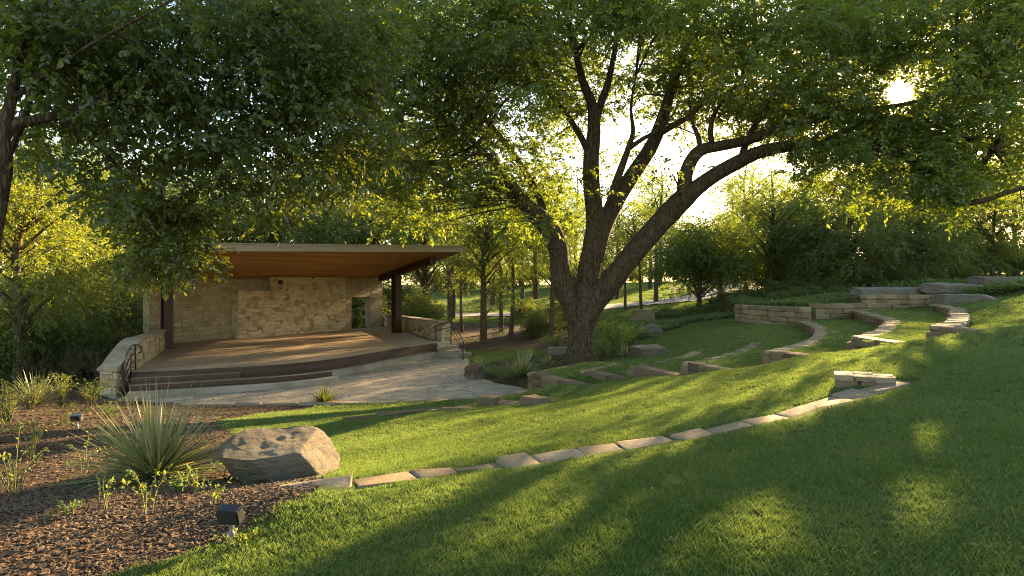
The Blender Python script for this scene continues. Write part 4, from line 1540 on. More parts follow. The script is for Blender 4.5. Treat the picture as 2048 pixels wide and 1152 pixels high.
LIMBS = [
    [(1157, 750, 0, 92), (1158, 732, 0, 72), (1160, 700, 0, 54), (1161, 660, 0, 48), (1162, 622, 0, 50), (1168, 590, 0, 50), (1172, 570, 0, 44)],
    [(1157, 660, -.1, 28), (1143, 612, -.2, 37), (1128, 575, -.3, 39), (1120, 540, -.3, 37), (1117, 505, -.4, 37), (1106, 468, -.5, 37), (1080, 437, -.7, 35), (1055, 414, -.9, 30), (1040, 392, -1.1, 22), (1020, 360, -1.4, 15), (985, 320, -1.9, 11), (930, 270, -2.5, 8), (860, 225, -3.2, 5), (790, 200, -3.8, 3)],
    [(1165, 650, .1, 38), (1172, 590, .2, 43), (1179, 540, .3, 47), (1187, 495, .3, 43), (1190, 440, .3, 36), (1184, 380, .2, 33), (1183, 320, 0, 31), (1188, 260, -.1, 27), (1184, 210, -.3, 20), (1165, 160, -.6, 15), (1150, 100, -.9, 11), (1130, 20, -1.5, 8), (1110, -60, -2, 4)],
    [(1187, 262, 0, 18), (1200, 212, .3, 16), (1215, 170, .5, 14), (1228, 110, .8, 11), (1240, 40, 1.1, 8), (1255, -40, 1.4, 4)],
    [(1185, 520, .3, 44), (1205, 458, .6, 37), (1232, 402, .8, 35), (1265, 350, 1.0, 32), (1303, 292, 1.3, 29), (1325, 236, 1.6, 25), (1345, 170, 2, 19), (1375, 90, 2.3, 13), (1400, 10, 2.7, 8), (1420, -60, 3, 4)],
    [(1214, 442, .7, 20), (1226, 385, .4, 17), (1243, 335, .2, 15), (1256, 298, 0, 12), (1266, 262, -.2, 9), (1262, 215, -.4, 6), (1272, 150, -.6, 3)],
    [(1256, 298, 0, 10), (1285, 278, -.2, 9), (1312, 262, -.5, 7), (1350, 225, -.8, 4)],
    [(1318, 268, 1.4, 15), (1348, 250, 1.0, 13), (1382, 230, .7, 10), (1425, 190, .4, 7), (1480, 130, 0, 4)],
    [(1165, 670, -.1, 36), (1188, 606, -.2, 44), (1225, 560, -.4, 44), (1265, 510, -.6, 42), (1310, 457, -.8, 41), (1350, 414, -1, 42), (1382, 384, -1.1, 36)],
    [(1368, 400, -1, 30), (1371, 352, -1, 27), (1385, 317, -1, 25), (1405, 299, -1, 23), (1440, 292, -1.1, 20), (1500, 279, -1.3, 19), (1560, 256, -1.6, 17), (1620, 240, -2, 14), (1700, 223, -2.5, 11), (1790, 212, -3, 8), (1880, 190, -3.4, 5), (1980, 160, -3.8, 3)],
    [(1402, 300, -1, 11), (1395, 270, -.9, 9), (1386, 248, -.8, 7), (1378, 200, -.6, 4)],
    [(1425, 293, -1, 12), (1421, 260, -1.2, 10), (1430, 225, -1.4, 8), (1470, 170, -1.8, 5), (1520, 100, -2.2, 3)],
    [(1376, 390, -1.1, 34), (1420, 356, -1.2, 29), (1470, 327, -1.4, 27), (1520, 304, -1.6, 24), (1580, 292, -1.9, 21), (1650, 284, -2.2, 18), (1720, 289, -2.5, 16), (1790, 306, -2.9, 13), (1850, 331, -3.3, 11), (1880, 370, -3.6, 10), (1912, 404, -3.9, 10), (1962, 402, -4.2, 9), (2010, 386, -4.5, 8), (2060, 372, -4.8, 6)],
    [(1650, 284, -2.2, 13), (1700, 256, -2.4, 11), (1760, 237, -2.6, 10), (1830, 240, -2.9, 8), (1900, 262, -3.2, 6), (1990, 300, -3.5, 4)],
    [(1480, 322, -1.4, 14), (1500, 270, -.6, 12), (1545, 190, .4, 10), (1610, 110, 1.4, 7), (1680, 20, 2.4, 5)],
    [(1185, 330, 0, 16), (1160, 270, .8, 13), (1110, 200, 1.8, 11), (1040, 120, 2.8, 8), (950, 40, 3.8, 5)],
    [(1100, 455, -.5, 16), (1060, 360, .4, 13), (980, 250, 1.2, 11), (880, 160, 2.2, 8), (760, 100, 3.2, 5)],
    [(850, 190, 2, 12), (835, 175, 2, 13), (850, 215, 1.8, 12), (905, 262, 1.4, 10)],
]
tree = tag(empty('spreading_tree', P(1158, 738, D0)), 'huge multi-limbed spreading shade tree with a thick furrowed trunk at the centre', 'tree')
TL = np.array(tree.location)
tb = Tubes()
LP = []
for k, l in enumerate(LIMBS):
    pts, rad = limb(l)
    big = k in (0, 1, 2, 4, 8)
    p, r = tb.add(pts - TL, rad, 26 if big else 12, 10 if big else 6, 0.10 if big else 0.06, k * 3.1)
    LP.append(p + TL)
# root flare
for a in (200, 255, 310, 350, 30, 110, 160):
    q = math.radians(a)
    c = P(1158, 738, D0)
    o_ = np.array([math.cos(q), math.sin(q), 0])
    tb.add(np.array([c + o_ * .34 + UZ * .6, c + o_ * .46 + UZ * .22, c + o_ * .7 + UZ * .02, c + o_ * 1.05 - UZ * .2]) - TL, [0.13, 0.15, 0.12, 0.06], 10, 5, 0.1, a)
LIMBP = np.vstack(LP[1:])

# canopy density, drawn as coverage over the directions it fills, then given real depth
ROWS = [0, 60, 120, 180, 240, 300, 360, 420, 470]
CANOPY = {
    0: [(430, 2080, 1.0)],
    60: [(520, 1225, 1.0), (1225, 1300, .55), (1300, 2080, 1.0)],
    120: [(560, 1180, 1.0), (1180, 1300, .35), (1300, 2080, 1.0)],
    180: [(620, 1150, .95), (1150, 1250, .3), (1250, 1330, .35), (1330, 2080, 1.0)],
    240: [(660, 1110, .9), (1110, 1185, .5), (1185, 1250, .25), (1250, 1300, .08), (1300, 1380, .3), (1380, 1500, .5), (1500, 2080, .9)],
    300: [(700, 1140, .8), (1140, 1180, .3), (1190, 1250, .2), (1330, 1380, .15), (1500, 1560, .2), (1560, 1640, .45), (1640, 2080, .95)],
    360: [(740, 1130, .8), (1130, 1165, .2), (1190, 1230, .12), (1600, 1760, .4), (1760, 2080, .8)],
    415: [(770, 880, .6), (985, 1110, .5), (1900, 2080, .10)],
}
rng = np.random.default_rng(21)
cl = []
for y, spans in CANOPY.items():
    for (x0, x1, dn) in spans:
        n = int((x1 - x0) * 60 / 1000.0 * dn * 5.0 + .5)
        for _ in range(n):
            px, py = rng.uniform(x0, x1), y + rng.uniform(-30, 42)
            spr = 6.2 if py < 260 else 4.0
            d = D0 - 0.6 + rng.uniform(-1, 1) * spr * (0.55 + 0.45 * rng.random())
            if 1110 < px < 1440 and 60 < py < 320:
                d = D0 + rng.uniform(.9, 6.5)
            elif 1400 <= px < 1570 and 190 < py < 345:
                d = D0 + rng.uniform(-.4, 6)
            q = P(px, py, d)
            if mnoise.noise(Vector(q * 0.42)) > -0.16:
                cl.append(q)
for _ in range(46):      # sprays hanging before the long right limb
    cl.append(P(rng.uniform(1600, 1930), rng.uniform(262, 395), D0 - rng.uniform(3.2, 5.5)))
for _ in range(200):     # the crown goes on above the picture
    cl.append(P(rng.uniform(480, 2300), rng.uniform(-260, -20), D0 + rng.uniform(-7, 7)))
cl = np.array(cl)
rad = np.column_stack([rng.uniform(.75, 1.3, len(cl)), rng.uniform(.75, 1.3, len(cl)), rng.uniform(.28, .5, len(cl))])
per = 20
pos, dr = clump_sprigs(rng, cl, rad, per)
rows = sprigs(rng, pos, dr, 10, 0.42, (0.165, 0.078), droop=0.25)
keep = off_sun(rows[0]) > 0.75 + 1.5 * rng.random(len(rows[0])) ** 2
# the window of open sky beneath the limbs stays open
pxl = CX + F * rows[0][:, 0] / rows[0][:, 1]
pyl = CY - F * rows[0][:, 2] / rows[0][:, 1]
# leaves carved away along sun rays, gaps shaped to put light streaks on the lawn
rb = random.Random(4)
for bx, by, br in [(1580, 832, .26), (1680, 800, .24), (1770, 772, .22), (1710, 752, .25), (560, 1030, .26), (700, 1015, .2), (830, 1020, .17),
                   (1090, 985, .15), (640, 1100, .18), (1250, 900, .12),
                   *[(rb.uniform(520, 2040), rb.uniform(850, 1145), rb.uniform(.05, .15)) for _ in range(70)],
                   (1900, 690, .2), (320, 940, .3), (330, 1030, .25)]:
    g = on_ground(bx, min(by, 1150))
    w_ = rows[0] - g
    al = w_ @ SUNV
    pd = np.linalg.norm(w_ - np.outer(al, SUNV), axis=1)
    keep &= ~((pd < br * rng.uniform(.5, 1.6, len(pd))) & (al > 3) & (rng.random(len(pd)) < .93))
rows = filt(rows, keep)
rows[0] = rows[0] - TL
# twigs from the limbs to the clumps
for k in range(0, len(cl), 3):
    c = cl[k]
    if c[2] > 13.5:
        continue
    dd = np.linalg.norm(LIMBP - c, axis=1) + 0.6 * np.maximum(0, LIMBP[:, 2] - c[2])
    j = np.argmin(dd)
    a = LIMBP[j]
    mid = (a + c) / 2 + np.array([0, 0, 0.22 * np.linalg.norm(c - a) * rng.uniform(-.3, 1)])
    L = np.linalg.norm(c - a)
    if L > 8 or min(off_sun(np.array([a, mid, c]))) < 3.0:
        continue
    tb.add(np.array([a, mid, c]) - TL, [0.018 + 0.009 * L, 0.014 + 0.004 * L, 0.007], 5, 4, close=False)
obj('trunk', tb.mesh('trunk', M['bark']), tree)
leaf_obj('crown', rows, M['leaf_oak'], tree)
print('big crown leaves', len(rows[0]))

# ---- the near tree at the left, dark large leaves overhead
rng = np.random.default_rng(33)
DN = 9.6
ntree = tag(empty('shade_tree', (-7.9, 8.9, -2.4)), 'near dark-leaved shade tree whose low branches hang over the upper left', 'tree')
NL = np.array(ntree.location)
tb = Tubes()
NLIMB = [
    [(-60, 850, 8.9, 60), (-42, 700, 8.95, 40), (-22, 520, 9.0, 32), (2, 385, 9, 28), (10, 330, 9, 26), (6, 270, 9, 24), (22, 200, 9.1, 20), (42, 110, 9.2, 16), (70, 0, 9.3, 12), (95, -80, 9.4, 7)],
    [(2, 285, 9, 22), (28, 250, 9.1, 21), (70, 240, 9.2, 19), (130, 226, 9.4, 17), (200, 200, 9.7, 15), (262, 179, 10, 13), (330, 173, 10.3, 11), (400, 195, 10.6, 9), (480, 215, 11, 6), (560, 235, 11.3, 3)],
    [(112, 232, 9.3, 9), (165, 268, 9.5, 8), (215, 312, 9.8, 7), (262, 360, 10.2, 6), (310, 400, 10.5, 4), (345, 450, 10.8, 3)],
    [(262, 179, 10, 9), (330, 120, 10.4, 8), (420, 70, 10.8, 6), (540, 20, 11.4, 4)],
    [(22, 200, 9.1, 12), (90, 150, 9, 9), (180, 90, 8.8, 7), (290, 30, 8.6, 5), (380, -20, 8.5, 3)],
    [(8, 330, 9.1, 14), (40, 260, 9.5, 12), (62, 190, 9.9, 10), (80, 100, 10.4, 7), (90, 20, 10.8, 5)],
]
NLP = []
for k, l in enumerate(NLIMB):
    pts = np.array([P(x, y, d) for x, y, d, w in l])
    rad = np.array([w * d / F / 2 for x, y, d, w in l])
    p, r = tb.add(pts - NL, rad, 14 if k < 2 else 9, 7, 0.07, k)
    NLP.append(p + NL)
NLP = np.vstack(NLP)
NCAN = [
    (0, -20, 130, 0, 800, 1.0), (0, 130, 250, 120, 760, 1.0), (0, 20, 130, 0, 120, .9), (0, 130, 250, 0, 120, .55),
    (0, 250, 330, 0, 110, .25), (0, 250, 330, 110, 245, .35), (0, 250, 330, 245, 345, .16), (0, 250, 330, 345, 780, 1.0),
    (0, 330, 420, 190, 400, .5), (0, 330, 400, 400, 700, .8), (0, 400, 440, 430, 640, .25), (0, 420, 535, 275, 395, 1.1), (0, 380, 430, 240, 330, .4)]
cl = []
for (_, y0, y1, x0, x1, dn) in NCAN:
    n = int((x1 - x0) * (y1 - y0) / 1000 * dn * 2.3 + .5)
    for _ in range(n):
        px, py = rng.uniform(x0, x1), rng.uniform(y0, y1)
        d = rng.uniform(8.6, 13.0) + (px / 800) * 2.0
        if py > 405 and px < 420:
            d = rng.uniform(10.2, 11.4)
        cl.append(P(px, py, d))
for _ in range(36):
    cl.append(P(rng.uniform(-500, 800), rng.uniform(-220, -20), rng.uniform(8, 13)))
cl = np.array(cl)
rad = np.column_stack([rng.uniform(.35, .62, len(cl)), rng.uniform(.35, .62, len(cl)), rng.uniform(.16, .28, len(cl))])
pos, dr = clump_sprigs(rng, cl, rad, 11)
rows = sprigs(rng, pos, dr + np.array([0.15, -0.1, -0.25]), 9, 0.30, (0.125, 0.062), droop=0.3, up=0.8)
rows[0] = rows[0] - NL
for k in range(0, len(cl), 2):
    c = cl[k]
    j = np.argmin(np.linalg.norm(NLP - c, axis=1))
    a = NLP[j]
    L = np.linalg.norm(c - a)
    if L > 3.6 or c[2] > 5.5:
        continue
    mid = (a + c) / 2 + np.array([0, 0, 0.18 * L])
    tb.add(np.array([a, mid, c]) - NL, [0.012 + 0.006 * L, 0.009 + .002 * L, 0.005], 5, 4, close=False)
obj('trunk', tb.mesh('trunk', M['bark']), ntree)
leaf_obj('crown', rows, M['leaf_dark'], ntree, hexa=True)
print('near crown leaves', len(rows[0]))


# ---- background trees: a few shapes, each placed as trees of their own
def tree_proto(seed, H, rx, rz, zc, tr, nclump, per, leaf, mat, style='oval', lean=0.0, nlimb=9, crad=0.8, hexa=False, k=8):
    rng = np.random.default_rng(seed)
    tb = Tubes()
    top = np.array([lean * H, rng.normal(0, .15), H * 0.93])
    tp = [np.array([0, 0, -0.4]), np.array([lean * H * .1 + rng.normal(0, .04), rng.normal(0, .04), H * .2]), np.array([lean * H * .4 + rng.normal(0, .12), rng.normal(0, .12), H * .5]), np.array([lean * H * .7 + rng.normal(0, .2), rng.normal(0, .2), H * .75]), top]
    p, r = tb.add(np.array(tp), [tr * 1.35, tr, tr * .72, tr * .4, tr * .12], 11, 8, 0.08, seed)
    cen, rads = [], []
    n = 0
    while n < nclump:
        u = rng.normal(0, 1, 3)
        u /= np.linalg.norm(u)
        rr = rng.random() ** (0.5 if style != 'loose' else .7)
        q = np.array([u[0] * rx, u[1] * rx, u[2] * rz]) * rr
        if style == 'cone':
            h = (q[2] + rz) / (2 * rz)
            q[:2] *= (1.25 - h)
        if style == 'droop':
            q[2] -= 0.25 * (q[0] ** 2 + q[1] ** 2) / rx
        q = q * (1 + 0.28 * mnoise.noise(Vector((u[0] * 1.6 + seed, u[1] * 1.6, u[2] * 1.6))))
        q += np.array([lean * H * .6, 0, zc])
        if q[2] < 0.15:
            continue
        cen.append(q)
        n += 1
    cen = np.array(cen)
    rads = np.column_stack([rng.uniform(.7, 1.2, nclump) * crad, rng.uniform(.7, 1.2, nclump) * crad, rng.uniform(.35, .6, nclump) * crad])
    for c in cen[::max(1, nclump // (nlimb * 4))]:
        j = np.argmin(np.linalg.norm(p - np.array([0, 0, max(c[2] - np.hypot(c[0], c[1]) * .75, H * .12)]), axis=1))
        a = p[j]
        L = np.linalg.norm(c - a)
        tb.add(np.array([a, (a + c) / 2 + np.array([0, 0, .1 * L]), c]), [min(tr * .45, 0.02 + .016 * L), 0.012 + .007 * L, .008], 5, 4, close=False)
    pos, dr = clump_sprigs(rng, cen, rads, per, center=(lean * H * .6, 0, zc))
    rows = sprigs(rng, pos, dr, k, 0.42 * (leaf[0] / .16), leaf, droop=0.35 if style == 'droop' else .2)
    V, Q, R = leaves(*rows[:5], rows[5], hexa=hexa)
    crown = mesh_np('crown', V, Q, M[mat], smooth=False, attrs={'rnd': ('FACE', R)})
    return tb.mesh('trunk', M['bark_bg']), crown


PR = {
    'oval': tree_proto(101, 11.5, 3.3, 4.2, 7.0, 0.20, 130, 15, (0.17, 0.085), 'leaf_oak'),
    'tall': tree_proto(102, 15.0, 3.4, 6.0, 8.6, 0.24, 170, 15, (0.18, 0.09), 'leaf_oak', lean=0.02),
    'wide': tree_proto(103, 11.0, 4.4, 3.6, 6.9, 0.24, 170, 15, (0.17, 0.085), 'leaf_oak'),
    'loose': tree_proto(104, 11.5, 3.0, 4.6, 7.2, 0.15, 74, 14, (0.15, 0.075), 'leaf_oak', 'loose', lean=0.03),
    'thin': tree_proto(105, 9.5, 2.1, 3.4, 6.2, 0.11, 64, 14, (0.14, 0.07), 'leaf_gold', 'loose', lean=0.06),
    'gold': tree_proto(106, 12.0, 3.4, 4.6, 7.2, 0.18, 130, 15, (0.17, 0.085), 'leaf_gold'),
    'round': tree_proto(107, 6.6, 3.2, 2.5, 3.75, 0.15, 230, 19, (0.15, 0.08), 'leaf_oak', 'oval', crad=.85),
    'juniper': tree_proto(108, 7.2, 2.2, 3.3, 3.5, 0.20, 130, 15, (0.17, 0.07), 'leaf_juniper', 'cone', crad=.7),
    'droop': tree_proto(109, 7.0, 3.0, 3.1, 3.6, 0.18, 140, 15, (0.18, 0.075), 'leaf_juniper', 'droop', crad=.8),
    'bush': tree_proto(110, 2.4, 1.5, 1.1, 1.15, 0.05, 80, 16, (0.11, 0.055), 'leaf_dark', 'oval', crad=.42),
    'sunlit_bush': tree_proto(112, 2.4, 1.5, 1.1, 1.15, 0.05, 80, 16, (0.11, 0.055), 'leaf_gold', 'oval', crad=.42),  # bush shape again, with sunlight put into its golden leaf colour
    'neargold': tree_proto(111, 9.0, 3.1, 3.9, 4.9, 0.17, 210, 18, (0.12, 0.055), 'leaf_gold', 'oval', crad=.7),
}


def put_tree(kind, x, y, s, label, cat='tree', group=None, name='tree', sz=None, rot=None, sink=0.0):
    z = float(gz(x, y)) - sink
    root = tag(empty(name, (x, y, z)), label, cat, group)
    root.scale = (s, s, sz or s)
    root.rotation_euler.z = rng.uniform(0, 6.28) if rot is None else rot
    t, c = PR[kind]
    if 'bush' not in kind:
        obj('trunk', t, root)
    obj('crown', c, root)
    return root


def at_px(px, d):
    return (px - CX) / F * d, d


rng = np.random.default_rng(50)
WG = 'trees of the wood behind the stage'
WL = 'tall leafy tree in the dense wood closing the view behind the stage'
for (px, d, kind, s) in [(-70, 34, 'tall', 1.0), (20, 44, 'oval', 1.15), (95, 36, 'wide', 1.05), (150, 50, 'tall', 1.05), (215, 42, 'oval', 1.1), (275, 52, 'gold', 1.0), (330, 46, 'oval', 1.1), (385, 55, 'tall', .95), (440, 47, 'oval', 1.1), (495, 56, 'gold', 1.1),
                         (545, 49, 'oval', 1.05), (600, 58, 'tall', .95), (650, 50, 'wide', 1.1), (700, 60, 'gold', 1.15), (745, 51, 'oval', 1.1), (800, 60, 'oval', 1.2), (180, 62, 'tall', 1.2), (300, 64, 'tall', 1.2), (420, 66, 'tall', 1.2), (560, 68, 'tall', 1.2), (680, 70, 'tall', 1.15), (60, 60, 'tall', 1.2), (790, 70, 'tall', 1.1)]:
    put_tree(kind, *at_px(px, d), s * rng.uniform(.95, 1.08), WL, group=WG)
named = [
    (900, 46.0, 'loose', 1.0, 'slim tree rising directly beyond the right wing wall of the stage'),
    (925, 41.0, 'thin', .8, 'thin yellow-leaved sapling nearest the stage side handrail'),
    (967, 35.0, 'oval', .86, 'straight-trunked tree, stoutest of those between stage and big tree'),
    (1003, 41.5, 'loose', .82, 'straight slender tree just right of the stoutest woodland trunk'),
    (1021, 38.5, 'thin', 1.1, 'leaning thin-trunked tree left of the big tree, over brown leaf litter'),
    (1103, 36.0, 'loose', .8, 'tree half hidden close behind the left limb of the big tree'),
    (850, 52.0, 'wide', 1.0, 'broad leafy tree showing above the right end of the stage roof'),
    (1045, 72.0, 'gold', 1.2, 'golden backlit tree between the woodland trunks and the big limb'),
    (1251, 52.0, 'loose', .72, 'left of the two slim trunks beside the road right of the big tree'),
    (1283, 47.0, 'thin', .95, 'right of the two slim trunks beside the road right of the big tree'),
    (1398, 43.0, 'round', 1.08, 'small dome-crowned tree on the near side of the road'),
    (1442, 52.0, 'round', 1.1, 'second dome-crowned tree partly hidden behind the first, at the road edge'),
    (1540, 43.5, 'wide', .90, 'taller tree above the pale retaining wall with straight mid-toned trunk'),
    (1585, 50.0, 'oval', .8, 'tree behind the retaining walls with its lower crown in deep shade'),
    (1205, 66.0, 'gold', .75, 'far sunlit tree seen through the fork of the big tree'),
    (1300, 80.0, 'loose', 1.5, 'far loose-crowned tree against the sky under the long right limb'),
    (1110, 76.0, 'tall', 1.1, 'far tree against the sky left of the big upright limbs'),
    (1510, 84.0, 'gold', 1.45, 'distant golden tree past the road bend'),
    (1390, 105.0, 'oval', .9, 'most distant dark tree on the sunlit lawn beyond the road'),
    (1690, 50.0, 'gold', 1.05, 'yellow-green tree standing up behind the dark evergreens'),
    (1790, 56.0, 'wide', 1.05, 'broad tree behind the evergreens beneath the sun'),
    (1880, 46.0, 'oval', .85, 'tree behind the evergreens near the right side of the lawn'),
    (1985, 44.0, 'gold', .72, 'amber-lit low tree behind the flat rocks at the right edge'),
    (2090, 40.0, 'oval', .72, 'dark tree cut by the right picture edge'),
    (1320, 86.0, 'tall', 1.1, 'leafy tree whose top reaches toward the long right limb of the big tree'),
    (1470, 88.0, 'tall', 1.05, 'full leafy tree between the dome-crowned pair and the road bend'),
    (905, 52.0, 'oval', 1.0, 'full leafy tree behind the slim tree beside the right wing wall'),
    (985, 74.0, 'tall', 1.15, 'full leafy tree closing the gap between the two straight woodland trunks'),
    (1070, 80.0, 'tall', 1.2, 'full leafy tree left of the forked base of the big tree'),
    (1150, 84.0, 'tall', 1.2, 'full leafy tree seen just left of the upright limbs of the big tree'),
    (1612, 52.0, 'oval', .95, 'full green tree standing between the narrow dark evergreen and the road'),
    (1765, 49.0, 'gold', .92, 'sunlit yellow-green tree above the dark evergreens, left of the broad one'),
    (1800, 43.5, 'gold', .52, 'low sunlit tree squeezed between two dark evergreens'),
    (1878, 41.5, 'gold', .55, 'low golden tree among the evergreens behind the broad pale rock'),
    (1592, 42.5, 'oval', .55, 'low green tree at the left end of the evergreen row'),
    (1312, 60.0, 'loose', 1.25, 'open-crowned tree rising behind the long right limb, right of the roadside trunks'),
    (1492, 64.0, 'loose', 1.3, 'open-crowned tree at the road bend, its top against the bright sky'),
    (1235, 70.0, 'loose', 1.3, 'open-crowned tree seen between the two upright limbs of the big tree'),
    (1640, 60.0, 'tall', .8, 'tall tree behind the evergreens left of the sun'),
    (1735, 70.0, 'tall', .9, 'tall tree far behind the drooping evergreen'),
    (1840, 64.0, 'tall', 1.0, 'tall tree far behind the evergreens, beneath the sun'),
    (1935, 58.0, 'tall', .95, 'tall tree behind the smallest evergreen, right of the sun'),
    (2030, 56.0, 'tall', .9, 'tall tree behind the dark flat-topped rock at the right edge'),
    (1560, 70.0, 'oval', 1.0, 'leafy tree on the far side of the road bend'),
]
for (px, d, kind, s, lab) in named:
    put_tree(kind, *at_px(px, d), s, lab)
FG = 'distant trees closing the view beyond the road and lawn'
for px in range(830, 1700, 52):
    put_tree(['oval', 'wide', 'gold', 'tall'][int(rng.integers(0, 4))], *at_px(px + rng.uniform(-15, 15), rng.uniform(112, 135)), rng.uniform(.85, 1.15), 'distant tree in the line closing the view beyond the road and sunny lawn', group=FG)
for px in range(850, 1700, 34):
    put_tree('bush', *at_px(px + rng.uniform(-10, 10), rng.uniform(98, 125)), rng.uniform(1.8, 3.0), 'distant shrub mass beyond the road and sunny lawn', 'shrub', 'distant shrubs beyond the road', 'shrub')
for px in range(1560, 2100, 52):
    put_tree(['bush', 'sunlit_bush'][int(rng.random() < .55)], *at_px(px + rng.uniform(-10, 10), rng.uniform(46, 58)), rng.uniform(1.4, 2.2), 'tall leafy shrub filling the gaps behind the row of evergreens', 'shrub', 'tall shrubs behind the evergreens', 'shrub')
EG = 'dark evergreens behind the far retaining walls'
for (px, d, kind, s, lab) in [
        (1640, 41.0, 'juniper', .86, 'narrow dark evergreen, leftmost of the row behind the retaining walls'),
        (1702, 38.5, 'droop', .98, 'large drooping evergreen directly behind the lichen-covered rock'),
        (1772, 40.5, 'juniper', .82, 'dark evergreen between the drooping one and the flat pale rock'),
        (1838, 39.0, 'droop', .86, 'drooping evergreen behind the long low ledge rock'),
        (1905, 42.0, 'juniper', .85, 'dark evergreen behind the broad pale flat rock'),
        (1955, 45.0, 'droop', .8, 'smallest dark evergreen at the right end of the row')]:
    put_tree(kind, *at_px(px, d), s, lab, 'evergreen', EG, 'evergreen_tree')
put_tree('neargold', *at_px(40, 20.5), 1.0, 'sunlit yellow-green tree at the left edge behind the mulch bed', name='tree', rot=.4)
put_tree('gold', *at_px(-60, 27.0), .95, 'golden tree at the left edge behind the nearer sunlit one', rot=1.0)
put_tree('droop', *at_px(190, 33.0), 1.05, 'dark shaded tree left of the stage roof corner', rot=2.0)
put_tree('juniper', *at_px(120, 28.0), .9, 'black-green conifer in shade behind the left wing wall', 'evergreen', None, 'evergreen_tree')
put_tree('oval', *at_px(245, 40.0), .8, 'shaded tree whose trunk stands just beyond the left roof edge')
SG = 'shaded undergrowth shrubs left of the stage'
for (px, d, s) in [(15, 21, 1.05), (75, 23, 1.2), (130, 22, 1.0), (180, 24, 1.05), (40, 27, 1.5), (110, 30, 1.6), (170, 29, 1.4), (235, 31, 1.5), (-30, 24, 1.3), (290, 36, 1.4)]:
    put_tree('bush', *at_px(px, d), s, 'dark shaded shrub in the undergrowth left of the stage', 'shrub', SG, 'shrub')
put_tree('sunlit_bush', *at_px(722, 45.0), 1.25, 'sunny yellow-green shrub seen through the stage doorway', 'shrub', None, 'shrub')
put_tree('sunlit_bush', *at_px(1085, 40.0), .8, 'bright yellow-lit shrub left of the big trunk in the woodland', 'shrub', None, 'shrub')
put_tree('sunlit_bush', *at_px(845, 43.0), 1.0, 'yellow-lit shrub right behind the right wing wall', 'shrub', None, 'shrub')
BG = 'low shrubs along the woodland edge right of the stage'
for (px, d, s) in [(700, 50, 1.4), (850, 45, .9), (1075, 37, .75), (1120, 43, 1.0), (1050, 48, .8), (820, 50, 1.3), (780, 53, 1.5), (690, 46, 1.2)]:
    put_tree('bush', *at_px(px, d), s, 'low leafy shrub among the trunks at the woodland edge behind the stage', 'shrub', BG, 'shrub')
HG = 'low dark shrubs of the bed along the far lawn edge'
for (px, d, s) in [(1310, 37, .52), (1345, 36.5, .55), (1382, 36.8, .55), (1420, 37, .55), (1455, 37, .52), (1482, 38, .5), (1330, 40, .6), (1400, 41, .6), (1450, 42, .62), (1500, 40, .6)]:
    put_tree('bush', *at_px(px, d), s, 'low dark shrub of the clipped bed along the far lawn edge', 'shrub', HG, 'shrub', sz=s * .62)
UG = 'shrubs growing behind the far retaining walls'
for (px, d, s) in [(1560, 33.5, .42), (1595, 34, .45), (1630, 34.5, .45), (1672, 34, .42), (1550, 38, .7), (1600, 38, .8), (1660, 36.5, .7), (1740, 37, .7), (1800, 37, .75), (1860, 38, .7), (1940, 40, .7)]:
    put_tree('bush', *at_px(px, d), s, 'shaded shrub in the bed between the retaining walls and the evergreens', 'shrub', UG, 'shrub', sz=s * .7)


# ---- spiky plants
def spiky(px, py, n, L, w, label, seed, d=None, upright=0.35, mat='yucca', name='spiky_plant', cat='yucca', droop=0.35):
    rng = np.random.default_rng(seed)
    q = on_ground(px, py) if d is None else np.array([*at_px(px, d), float(gz(*at_px(px, d)))])
    V, Q, R = [], [], []
    nb = 0
    for k in range(n):
        az = rng.uniform(0, 2 * np.pi)
        el = math.asin(min(0.99, max(-0.05, rng.uniform(0.0, 1.0) ** (1 - upright))))
        dv = np.array([math.cos(az) * math.cos(el), math.sin(az) * math.cos(el), math.sin(el)])
        sd = unit(np.cross(dv, UZ + rng.normal(0, .2, 3)))
        Lk = L * rng.uniform(.65, 1.1)
        wk = w * rng.uniform(.7, 1.2)
        b = np.array([math.cos(az), math.sin(az), 0]) * rng.uniform(.01, .07) * L + UZ * 0.03
        dr = droop * rng.uniform(.3, 1.2) * math.cos(el)
        tw = rng.normal(0, .02)
        S = 6
        for s in range(S + 1):
            t = s / S
            c = b + dv * Lk * t - UZ * dr * Lk * t * t * 0.6 + sd * tw * t * t * Lk
            ww = wk * (1 - t ** 1.6) * (0.8 + .4 * min(1, t * 4))
            V += [c + sd * ww / 2, c - UZ * wk * .15 * (1 - t), c - sd * ww / 2]
            if s < S:
                i = nb + s * 3
                Q += [(i, i + 1, i + 4, i + 3), (i + 1, i + 2, i + 5, i + 4)]
                R += [0, 0]
        R[-2 * S:] = [rng.random()] * (2 * S)
        nb += (S + 1) * 3
    o = obj(name, mesh_np(name, np.array(V), np.array(Q), M[mat], attrs={'rnd': ('FACE', R)}))
    o.location = q
    return tag(o, label, cat)


